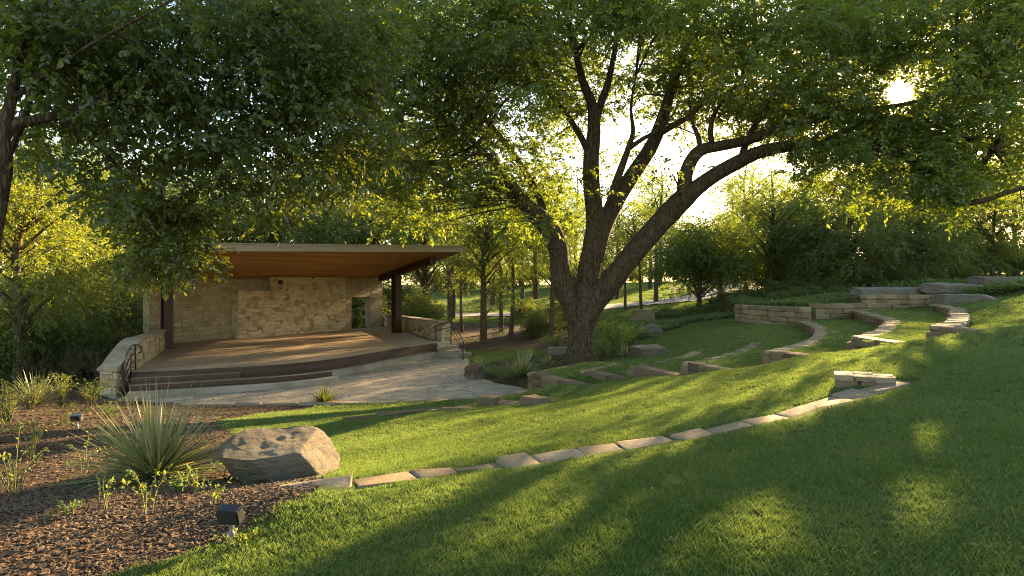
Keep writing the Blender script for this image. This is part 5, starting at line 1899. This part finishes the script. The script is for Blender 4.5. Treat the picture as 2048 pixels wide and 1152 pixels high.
spiky(312, 958, 600, 1.05, 0.019, 'big fountain-shaped spiky plant in the mulch left of the large boulder', 1, upright=.10, droop=.4)
spiky(72, 812, 170, 0.85, 0.018, 'spiky plant with thin arching leaves at the left edge beside the yellow shrubs', 2, upright=.5)
spiky(1044, 735, 170, 1.05, 0.032, 'stiff agave-like spiky plant in the tree bed left of the big trunk', 3, d=21.9, upright=.45)
spiky(1250, 697, 70, .62, 0.028, 'small spiky tuft between the leafy bush and the flat lawn boulder', 4, d=25.2, upright=.5)
spiky(648, 803, 170, .62, 0.022, 'small dark grassy tuft growing at the plaza kerb', 5, d=17.25, upright=.4, mat='leaf_dark', cat='grass tuft')
spiky(1098, 705, 60, .5, 0.03, 'small grey spiky rosette just left of the big trunk', 6, d=24.6, upright=.4)
spiky(960, 720, 80, .5, 0.02, 'pale grassy clump behind the red rock at the plaza corner', 7, d=24.5, upright=.5, cat='grass tuft')


# ---- leafy plants and weeds
def weed(px, py, h, n_st, lf, label, seed, mat='leaf_weed', spread=.5, per=10, d=None, name='leafy_plant', cat='plant'):
    rng = np.random.default_rng(seed)
    q = on_ground(px, py) if d is None else np.array([*at_px(px, d), float(gz(*at_px(px, d)))])
    root = tag(empty(name, q), label, cat)
    tb = Tubes()
    rows = []
    for k in range(n_st):
        az = rng.uniform(0, 6.28)
        o_ = np.array([math.cos(az), math.sin(az), 0])
        hh = h * rng.uniform(.55, 1.1)
        sp = spread * h * rng.uniform(.2, 1.1)
        p = np.array([o_ * .03, o_ * sp * .35 + UZ * hh * .5, o_ * sp * .8 + UZ * hh * .85, o_ * sp * 1.1 + UZ * hh * (1 - .12 * rng.random())])
        p += rng.normal(0, .02 * h, p.shape)
        p[0] -= UZ * .03
        c, r = tb.add(p, [.004 + .003 * h, .003 + .002 * h, .002 + .0015 * h, .001], 5, 5, close=False)
        idx = np.linspace(3, len(c) - 1, per).astype(int)
        dv = nrm_rows(np.gradient(c, axis=0)[idx] + rng.normal(0, .5, (per, 3)) * .02)
        s = nrm_rows(np.cross(dv, UZ + rng.normal(0, .6, (per, 3))))
        sg = np.where(np.arange(per) % 2 == 0, 1, -1)[:, None]
        ld = nrm_rows(dv * .5 + s * sg * .9 + rng.normal(0, .25, (per, 3)))
        nr = nrm_rows(rng.normal(0, .5, (per, 3)) + UZ)
        sz = rng.uniform(.5, 1.1, per) * lf * .85
        rows.append((c[idx], ld, nr, sz, sz * .5, rng.random(per)))
    obj('stem', tb.mesh('stem', M['stem']), root)
    leaf_obj('leaves', cat_rows(rows), M[mat], root, hexa=True)
    return root


weed(295, 1030, .42, 6, .055, 'tall sprawling weed with few leaves, left of the small spot lamp bed centre', 11, per=12)
weed(205, 1020, .36, 5, .05, 'thin two-stemmed weed below the left side of the spiky plant', 12, per=10)
weed(170, 945, .40, 5, .05, 'lone upright weed at the left of the spiky plant', 13)
weed(30, 985, .5, 14, .06, 'bushy weed cut by the left picture edge at mid height', 14, spread=.7)
weed(60, 920, .45, 12, .055, 'leafy weed clump at the left edge behind the bushy one', 15, spread=.6)
weed(395, 985, .24, 9, .05, 'low bright-leaved weed right of the spiky plant base', 16, spread=.9)
weed(430, 1010, .18, 7, .045, 'tiny weed in the mulch above the near spot lamp', 17, spread=.9)
weed(350, 985, .15, 12, .06, 'low dark green leaf clump at the foot of the spiky plant', 18, mat='leaf_cover', spread=1.2)
weed(480, 1098, .12, 8, .04, 'small weed at the foot of the near spot lamp', 19, spread=1.2)
weed(140, 1030, .12, 9, .05, 'flat weed rosette on the open mulch at the lower left', 20, mat='leaf_cover', spread=1.3)
weed(215, 890, .3, 5, .045, 'thin weed stalk just right of the far spot lamp', 21)
weed(15, 850, .75, 40, .06, 'yellow-green shrub at the left edge beyond the mulch', 22, mat='leaf_gold', spread=.75, per=16, d=10.9, name='shrub', cat='shrub')
weed(122, 800, .75, 34, .06, 'feathery bright shrub right of the far spiky plant', 23, mat='leaf_weed', spread=.45, per=16, d=14.3, name='shrub', cat='shrub')
weed(182, 800, .6, 34, .06, 'low sunlit shrub beside the end of the left wing wall', 24, mat='leaf_gold', spread=.8, per=16, d=14.8, name='shrub', cat='shrub')
weed(60, 830, .6, 40, .06, 'dense green shrub below the far spiky plant', 25, mat='leaf_gold', spread=.8, per=16, d=13.0, name='shrub', cat='shrub')
weed(215, 838, .35, 26, .05, 'small round green shrub between far spot lamp and plaza', 26, mat='leaf_cover', spread=.9, per=12, d=12.0, name='shrub', cat='shrub')
weed(255, 812, .4, 12, .05, 'wispy pale shrub at the corner of the stage steps', 27, spread=.9, d=15.5, name='shrub', cat='shrub')
weed(1010, 752, .55, 50, .09, 'dark leafy shrub at the plaza edge of the tree bed', 28, mat='leaf_cover', spread=1.1, per=12, d=21.0, name='shrub', cat='shrub')
weed(985, 745, .45, 36, .08, 'low green shrub behind the red corner rock', 29, mat='leaf_cover', spread=1.0, per=12, d=21.8, name='shrub', cat='shrub')
weed(1085, 728, .35, 30, .08, 'small leafy plant between agave and big trunk', 30, mat='leaf_cover', spread=1.0, per=12, d=22.4)
weed(1228, 705, 1.45, 70, .15, 'large fern-like arching bush right of the big trunk', 31, mat='leaf_weed', spread=.62, per=20, d=26.3, name='bush', cat='bush')
weed(1262, 690, 1.1, 46, .14, 'second arching bush behind the small spiky tuft', 32, mat='leaf_weed', spread=.65, per=18, d=27.8, name='bush', cat='bush')
weed(1205, 690, .9, 40, .12, 'dark low bush against the right side of the big trunk', 33, mat='leaf_cover', spread=.8, per=14, d=25.0, name='bush', cat='bush')
weed(1110, 680, .9, 34, .11, 'yellow-lit bush behind the big trunk on its left', 34, mat='leaf_gold', spread=.8, per=14, d=29.0, name='bush', cat='bush')
weed(1035, 690, .55, 30, .09, 'bright low plant behind the agave', 35, mat='leaf_gold', spread=1.0, per=12, d=26.5)

# leafless brush in the shade left of the wing wall
rng = np.random.default_rng(77)
tb = Tubes()
c = np.array([*at_px(140, 20.5), float(gz(*at_px(140, 20.5)))])
for k in range(46):
    a = np.array([rng.uniform(-1.2, 1.6), rng.uniform(-.5, .5), 0])
    h = rng.uniform(.5, 1.3)
    b = a + np.array([rng.normal(0, .35), rng.normal(0, .25), h])
    tb.add(np.array([a, (a + b) / 2 + rng.normal(0, .08, 3), b]), [.012, .008, .003], 5, 4, close=False)
    for _ in range(3):
        e = b + np.array([rng.normal(0, .3), rng.normal(0, .2), rng.uniform(-.1, .35)])
        tb.add(np.array([(a + b) / 2, (a + b + 2 * e) / 4 + rng.normal(0, .05, 3), e]), [.006, .004, .002], 4, 3, close=False)
o = obj('bare_shrub', tb.mesh('bare_shrub', M['bark_bg']))
o.location = c
tag(o, 'leafless twiggy shrub in the dark left of the wing wall', 'shrub')


# ------------------------------------------------------------------ scattered stuff: grass, chips, ground cover
LIB = bpy.data.collections.new('scatter_sources')


def lib_obj(name, V, Q, R, mat):
    me = mesh_np(name, V, Q, mat, smooth=False, attrs={'rnd': ('FACE', R)})
    o = bpy.data.objects.new(name, me)
    return o


def tuft(seed, n, rad, h, w):
    rng = np.random.default_rng(seed)
    V, F4, F3, R4, R3 = [], [], [], [], []
    for k in range(n):
        a, r = rng.uniform(0, 6.28), rad * math.sqrt(rng.random())
        b = np.array([math.cos(a) * r, math.sin(a) * r, -0.008])
        az = rng.uniform(0, 6.28)
        ln = rng.uniform(.15, .75)
        dv = np.array([math.cos(az) * ln, math.sin(az) * ln, 1.0])
        dv /= np.linalg.norm(dv)
        sd = unit(np.cross(dv, [math.cos(az + 1.3), math.sin(az + 1.3), 0.1]))
        hh, ww = h * rng.uniform(.55, 1.2), w * rng.uniform(.7, 1.2)
        bend = np.array([math.cos(az), math.sin(az), -.5]) * hh * rng.uniform(.05, .3)
        i = len(V)
        m_ = b + dv * hh * .55 + bend * .25
        V += [b - sd * ww / 2, b + sd * ww / 2, m_ + sd * ww * .42, m_ - sd * ww * .42, b + dv * hh + bend]
        F4.append((i, i + 1, i + 2, i + 3))
        F3.append((i + 3, i + 2, i + 4))
        q = rng.random()
        R4.append(q)
        R3.append(q)
    return np.array(V), [np.array(F4), np.array(F3)], np.concatenate([R4, R3])


def scatter(name, protos, P_, rot, scl, kind, label, kindtag='stuff'):
    c = bpy.data.collections.new(name + '_sources')
    for o in protos:
        c.objects.link(o)
    me = bpy.data.meshes.new(name)
    n = len(P_)
    me.vertices.add(n)
    me.vertices.foreach_set('co', np.asarray(P_, np.float32).ravel())
    a = me.attributes.new('rot', 'FLOAT_VECTOR', 'POINT')
    a.data.foreach_set('vector', np.asarray(rot, np.float32).ravel())
    a = me.attributes.new('scl', 'FLOAT', 'POINT')
    a.data.foreach_set('value', np.asarray(scl, np.float32))
    a = me.attributes.new('pick', 'INT', 'POINT')
    a.data.foreach_set('value', np.asarray(kind, np.int32))
    o = obj(name, me)
    ng = bpy.data.node_groups.new(name + '_scatter', 'GeometryNodeTree')
    ng.interface.new_socket('Geometry', in_out='INPUT', socket_type='NodeSocketGeometry')
    ng.interface.new_socket('Geometry', in_out='OUTPUT', socket_type='NodeSocketGeometry')
    gi = ng.nodes.new('NodeGroupInput')
    go = ng.nodes.new('NodeGroupOutput')
    ci = ng.nodes.new('GeometryNodeCollectionInfo')
    ci.inputs['Collection'].default_value = c
    ci.inputs['Separate Children'].default_value = True
    ci.inputs['Reset Children'].default_value = True
    ip = ng.nodes.new('GeometryNodeInstanceOnPoints')
    ip.inputs['Pick Instance'].default_value = True

    def na(nm, ty):
        q = ng.nodes.new('GeometryNodeInputNamedAttribute')
        q.data_type = ty
        q.inputs['Name'].default_value = nm
        return [s for s in q.outputs if s.enabled and s.name == 'Attribute'][0]

    ng.links.new(gi.outputs[0], ip.inputs['Points'])
    ng.links.new(ci.outputs[0], ip.inputs['Instance'])
    ng.links.new(na('pick', 'INT'), ip.inputs['Instance Index'])
    ng.links.new(na('rot', 'FLOAT_VECTOR'), ip.inputs['Rotation'])
    ng.links.new(na('scl', 'FLOAT'), ip.inputs['Scale'])
    ng.links.new(ip.outputs[0], go.inputs[0])
    md = o.modifiers.new('scatter', 'NODES')
    md.node_group = ng
    return tag(o, label, kind=kindtag)


rng = np.random.default_rng(91)


def tread_z(x, y):
    """height of a terrace tread over a point, or -99"""
    R, ph = pol(np.stack([x, y], -1))
    z = np.full(len(x), -99.0)
    for i in range(1, 7):
        e, t = pol(EN[i]), pol(TN[i])
        inb = (R > rwall(i, ph) + .42) & (R < rwall(i + 1, ph) - .05)
        s = (R - rwall(i, ph)) / np.maximum(.2, t[0] - e[0])
        near = e[1] + (t[1] - e[1]) * np.minimum(1, s)
        inb &= (ph > near) & (ph < FAR_PH[i])
        zz = np.full(len(x), ZT[i])
        if i <= 3:
            k = smoothstep(-31, -21, ph)
            zz = zz * (1 - k) + (gz(x, y) - .06) * k
        elif i == 4:
            zz = zz + smoothstep(-16, -7, ph) * .2
        z = np.where(inb, zz, z)
    return z


def wall_mask(x, y):
    """True where a terrace wall or its cap stands"""
    R, ph = pol(np.stack([x, y], -1))
    bad = np.zeros(len(x), bool)
    for i in range(1, 8):
        p0 = pol(EN[i])[1]
        dR = R - rwall(i, ph)
        bad |= (dR > -0.04) & (dR < 0.42) & (ph > p0 - .2) & (ph < WALL_FAR[i])
        a, b = EN[i][:2], TN[i][:2]
        ab = b - a
        t = ((x - a[0]) * ab[0] + (y - a[1]) * ab[1]) / (ab @ ab)
        dd = ((y - a[1]) * ab[0] - (x - a[0]) * ab[1]) / np.hypot(*ab)
        bad |= (t > -.08) & (t < 1.03) & (dd > -.05) & (dd < .42)
    return bad


def path_dist(x, y, path):
    d = np.full(len(x), 1e9)
    for a, b in zip(path[:-1], path[1:]):
        ab = b - a
        t = np.clip(((x - a[0]) * ab[0] + (y - a[1]) * ab[1]) / (ab @ ab + 1e-9), 0, 1)
        d = np.minimum(d, np.hypot(x - a[0] - t * ab[0], y - a[1] - t * ab[1]))
    return d


def sample(d0, d1, dens, margin=1.06):
    """uniform points in the picture's wedge between distances d0 and d1"""
    k = CX / F * margin
    area = k * (d1 * d1 - d0 * d0)
    n = int(area * dens)
    y = np.sqrt(rng.uniform(d0 * d0, d1 * d1, n))
    x = rng.uniform(-k, k, n) * y
    return x, y


def lawn_points(d0, d1, dens):
    x, y = sample(d0, d1, dens)
    z = gz(x, y)
    t = tread_z(x, y)
    z = np.maximum(z, t)
    ok = ~wall_mask(x, y)
    for p, w in STRIPS:
        ok &= path_dist(x, y, p) > w + rng.normal(0, .02, len(x))
    zs = zone_sd(x, y)
    zs = zs + np.array([snoise(a, b, 1.6, 4) for a, b in zip(x, y)]) * .22
    ok &= (zs < 0.0) | (t > -50)
    ok &= (poly_sd(x, y, PLAZA) < -.04)
    ok &= poly_sd(x, y, deck_out) < -.3
    return np.column_stack([x, y, z])[ok]


def far_lawn(d0, d1, dens):
    x, y = sample(d0, d1, dens)
    ok = (path_dist(x, y, rc[::8]) > 3.0) & (zone_sd(x, y) < -.1)
    return np.column_stack([x, y, gz(x, y)])[ok]


PG = []
p = far_lawn(46, 70, 7)
PG.append((p, np.full(len(p), 2), np.full(len(p), 1.9)))
p = far_lawn(70, 118, 2.2)
PG.append((p, np.full(len(p), 2), np.full(len(p), 3.0)))
for d0, d1, dens, kk, sc in [(1.6, 5.2, 900, 0, 1.0), (5.2, 9.0, 520, 0, 1.1), (9.0, 16.0, 210, 1, 1.0), (16.0, 30.0, 85, 2, 1.0), (30.0, 46.0, 26, 2, 1.3)]:
    p = lawn_points(d0, d1, dens)
    PG.append((p, np.full(len(p), kk), np.full(len(p), sc)))
p = np.vstack([a[0] for a in PG])
kk = np.concatenate([a[1] for a in PG])
sc = np.concatenate([a[2] for a in PG])
n = len(p)
patch = np.array([snoise(a, b, .9, 6) + .6 * snoise(a, b, 3.1, 8) for a, b in p[:, :2]])
sc = sc * rng.uniform(.75, 1.2, n) * (1 + .28 * patch)
rot = np.column_stack([rng.normal(0, .1, n), rng.normal(0, .1, n), rng.uniform(0, 6.28, n)])
protos = []
for base, (nb, rd, h, w) in enumerate([(16, .045, .044, .0044), (26, .085, .046, .008), (34, .16, .05, .015)]):
    for v in range(4):
        protos.append(lib_obj('grass_tuft_%d%d' % (base, v), *tuft(base * 10 + v, nb, rd, h, w), M['blade']))
pick = kk.astype(int) * 4 + rng.integers(0, 4, n)
scatter('grass', protos, p, rot, sc, pick, 'short green mown lawn grass')
print('grass tufts', n)


# bark chips on the beds
def chip(seed):
    r = np.random.default_rng(seed)
    L, W, T = r.uniform(.03, .055), r.uniform(.010, .02), r.uniform(.004, .009)
    V = np.array([(-L, -W, -T), (L, -W * .6, -T), (L * .9, W, -T), (-L * .8, W * .8, -T), (-L, -W, T), (L, -W * .6, T), (L * .9, W, T), (-L * .8, W * .8, T)]) * .5
    V += r.normal(0, .0025, V.shape)
    Q = np.array([(0, 3, 2, 1), (4, 5, 6, 7), (0, 1, 5, 4), (1, 2, 6, 5), (2, 3, 7, 6), (3, 0, 4, 7)])
    return V, Q, np.full(6, r.random())


PM = []
for d0, d1, dens, s in [(2.2, 6.0, 1200, 1.0), (6.0, 11.0, 300, 1.25), (11.0, 24.0, 60, 1.8)]:
    x, y = sample(d0, d1, dens)
    zs = np.maximum(poly_sd(x, y, MULCH), poly_sd(x, y, TREEBED))
    zs = zs + np.array([snoise(a, b, 1.6, 4) for a, b in zip(x, y)]) * .22
    ok = (zs > -.02) & (poly_sd(x, y, PLAZA) < 0.0)
    PM.append(np.column_stack([x, y, gz(x, y) + .006, np.full(len(x), s)])[ok])
PM = np.vstack(PM)
n = len(PM)
protos = [lib_obj('bark_chip_%d' % k, *chip(k), M['chip']) for k in range(8)]
rot = np.column_stack([rng.normal(0, .28, n), rng.normal(0, .28, n), rng.uniform(0, 6.28, n)])
scatter('bark_mulch', protos, PM[:, :3], rot, PM[:, 3] * rng.uniform(.35, 1.15, n), rng.integers(0, 8, n), 'loose brown bark chips covering the planting beds')
print('chips', n)


def in_poly(poly, n):
    q = np.array(poly)
    x = rng.uniform(q[:, 0].min(), q[:, 0].max(), n * 3)
    y = rng.uniform(q[:, 1].min(), q[:, 1].max(), n * 3)
    ok = poly_sd(x, y, poly) > .15
    return x[ok][:n], y[ok][:n]


# a few fallen leaves
FL = []
for d0, d1, dens in [(2.0, 9.0, 3.0), (9.0, 26.0, 1.2)]:
    q = lawn_points(d0, d1, dens)
    FL.append(q + np.array([0, 0, .018]))
FL.append(np.column_stack([*(lambda t: (t[0], t[1]))(in_poly(PLAZA, 260)), np.full(260, -3.142)]))
FL = np.vstack(FL)
n = len(FL)


def dry_leaf(seed):
    r = np.random.default_rng(seed)
    return leaves(np.zeros((1, 3)), np.array([[1.0, 0, 0.02]]), np.array([[0, .2, 1.0]]), np.array([.05]), np.array([.03]), np.array([r.random()]), curl=.2)


protos = [lib_obj('dry_leaf_%d' % k, *dry_leaf(k), M['dry_leaf']) for k in range(3)]
scatter('fallen_leaves', protos, FL, np.column_stack([rng.normal(0, .3, n), rng.normal(0, .3, n), rng.uniform(0, 6.28, n)]), rng.uniform(.6, 1.2, n), rng.integers(0, 3, n), 'scattered dry fallen leaves on the lawn and plaza')


# leafy ground cover
def cover(seed):
    r = np.random.default_rng(seed)
    nl = 26
    base = np.column_stack([r.normal(0, .10, nl), r.normal(0, .10, nl), r.uniform(.01, .16, nl)])
    dv = nrm_rows(np.column_stack([r.normal(0, 1, nl), r.normal(0, 1, nl), r.uniform(-.1, .6, nl)]))
    nr = nrm_rows(r.normal(0, .4, (nl, 3)) + UZ)
    sz = r.uniform(.6, 1.2, nl) * .085
    V, Q, R = leaves(base, dv, nr, sz, sz * .6, r.random(nl))
    return V, Q, R


protos = [lib_obj('cover_sprig_%d' % k, *cover(k), M['leaf_cover']) for k in range(4)]
PC = []
for poly, n, s in [(COVERBED, 2600, 1.3), ([(12.4, 32.4), (12.9, 30), (13.5, 28.6), (16.5, 30), (17.5, 33), (14, 35)], 700, 1.2), ([(21.5, 29.4), (23.5, 28.7), (26.5, 27.9), (32, 27.5), (32, 30.5), (22, 30.6)], 1800, 1.5), ([(15, 34), (24, 33), (34, 33), (34, 42), (15, 42)], 1200, 2.0)]:
    x, y = in_poly(poly, n)
    PC.append(np.column_stack([x, y, gz(x, y), np.full(len(x), s)]))
x, y = in_poly(TREEBED, 260)
PC.append(np.column_stack([x, y, gz(x, y), np.full(len(x), .8)])[np.hypot(x - 2.5, y - 23.6) > 1.0])
x, y = in_poly(WOODS, 2600)
k = (y > 31) & (x > -6) & (np.array([snoise(a, b, .5, 3) for a, b in zip(x, y)]) > .05)
PC.append(np.column_stack([x, y, gz(x, y), np.full(len(x), 1.3)])[k])
k = (x < -10) & (y < 40) & (y > 18)
PC.append(np.column_stack([x, y, gz(x, y), np.full(len(x), 1.8)])[k])
x, y = in_poly(MULCH, 2600)
k = (y > 3) & (y < 15) & (np.array([snoise(a, b, .8, 3) for a, b in zip(x, y)]) > .10) & (x < -2.4)
PC.append(np.column_stack([x, y, gz(x, y), np.full(len(x), .55)])[k])
PC = np.vstack(PC)
n = len(PC)
scatter('ground_cover', protos, PC[:, :3], np.column_stack([rng.normal(0, .12, n), rng.normal(0, .12, n), rng.uniform(0, 6.28, n)]), PC[:, 3] * rng.uniform(.6, 1.3, n), rng.integers(0, 4, n), 'low leafy ground cover in the planting beds')
print('cover', n)

# ------------------------------------------------------------------ light, sky, camera
SUN_EL = math.asin(SUNV[2])
SUN_AZ = math.atan2(SUNV[0], SUNV[1])        # clockwise from +Y
w = bpy.data.worlds.new('World')
SC.world = w
w.use_nodes = True
nt = w.node_tree
nt.nodes.clear()
sky = nt.nodes.new('ShaderNodeTexSky')
sky.sky_type = 'NISHITA'
sky.sun_disc = False
sky.sun_elevation = SUN_EL
sky.sun_rotation = SUN_AZ
sky.dust_density = 0.5
sky.air_density = 1.0
sky.ozone_density = 1.0
bg = nd(nt, 'ShaderNodeBackground', {'Color': sky.outputs[0], 'Strength': 0.078})
wo = nt.nodes.new('ShaderNodeOutputWorld')
nt.links.new(bg.outputs[0], wo.inputs[0])

sd = bpy.data.lights.new('sun_light', 'SUN')
sd.energy = 4.7
sd.angle = math.radians(0.5)
sd.color = (1.0, 0.77, 0.46)
so = bpy.data.objects.new('sun_light', sd)
so.rotation_euler = Vector(-SUNV).to_track_quat('-Z', 'Y').to_euler()
so.location = tuple(SUNV * 60)
link(so)

cam = bpy.data.cameras.new('camera')
cam.sensor_width = 36.0
cam.lens = 36.0 * F / 2048.0
cam.clip_start = 0.05
cam.clip_end = 5000
co = bpy.data.objects.new('camera', cam)
co.rotation_euler = (math.radians(90), 0, 0)
link(co)
SC.camera = co

SC.view_settings.view_transform = 'Standard'
SC.view_settings.look = 'None'
SC.view_settings.gamma = 1.0
SC.view_settings.exposure = 2.8
SC.view_settings.use_white_balance = True
SC.view_settings.white_balance_temperature = 7700
SC.render.engine = 'CYCLES'
cy = SC.cycles
cy.use_denoising = True
cy.denoising_prefilter = 'NONE'
cy.max_bounces = 8
cy.diffuse_bounces = 4
cy.glossy_bounces = 2
cy.transmission_bounces = 5
cy.volume_bounces = 1
cy.sample_clamp_indirect = 6.0
cy.use_adaptive_sampling = True
cy.adaptive_threshold = 0.008
cy.filter_width = 1.05
SC.render.film_transparent = False
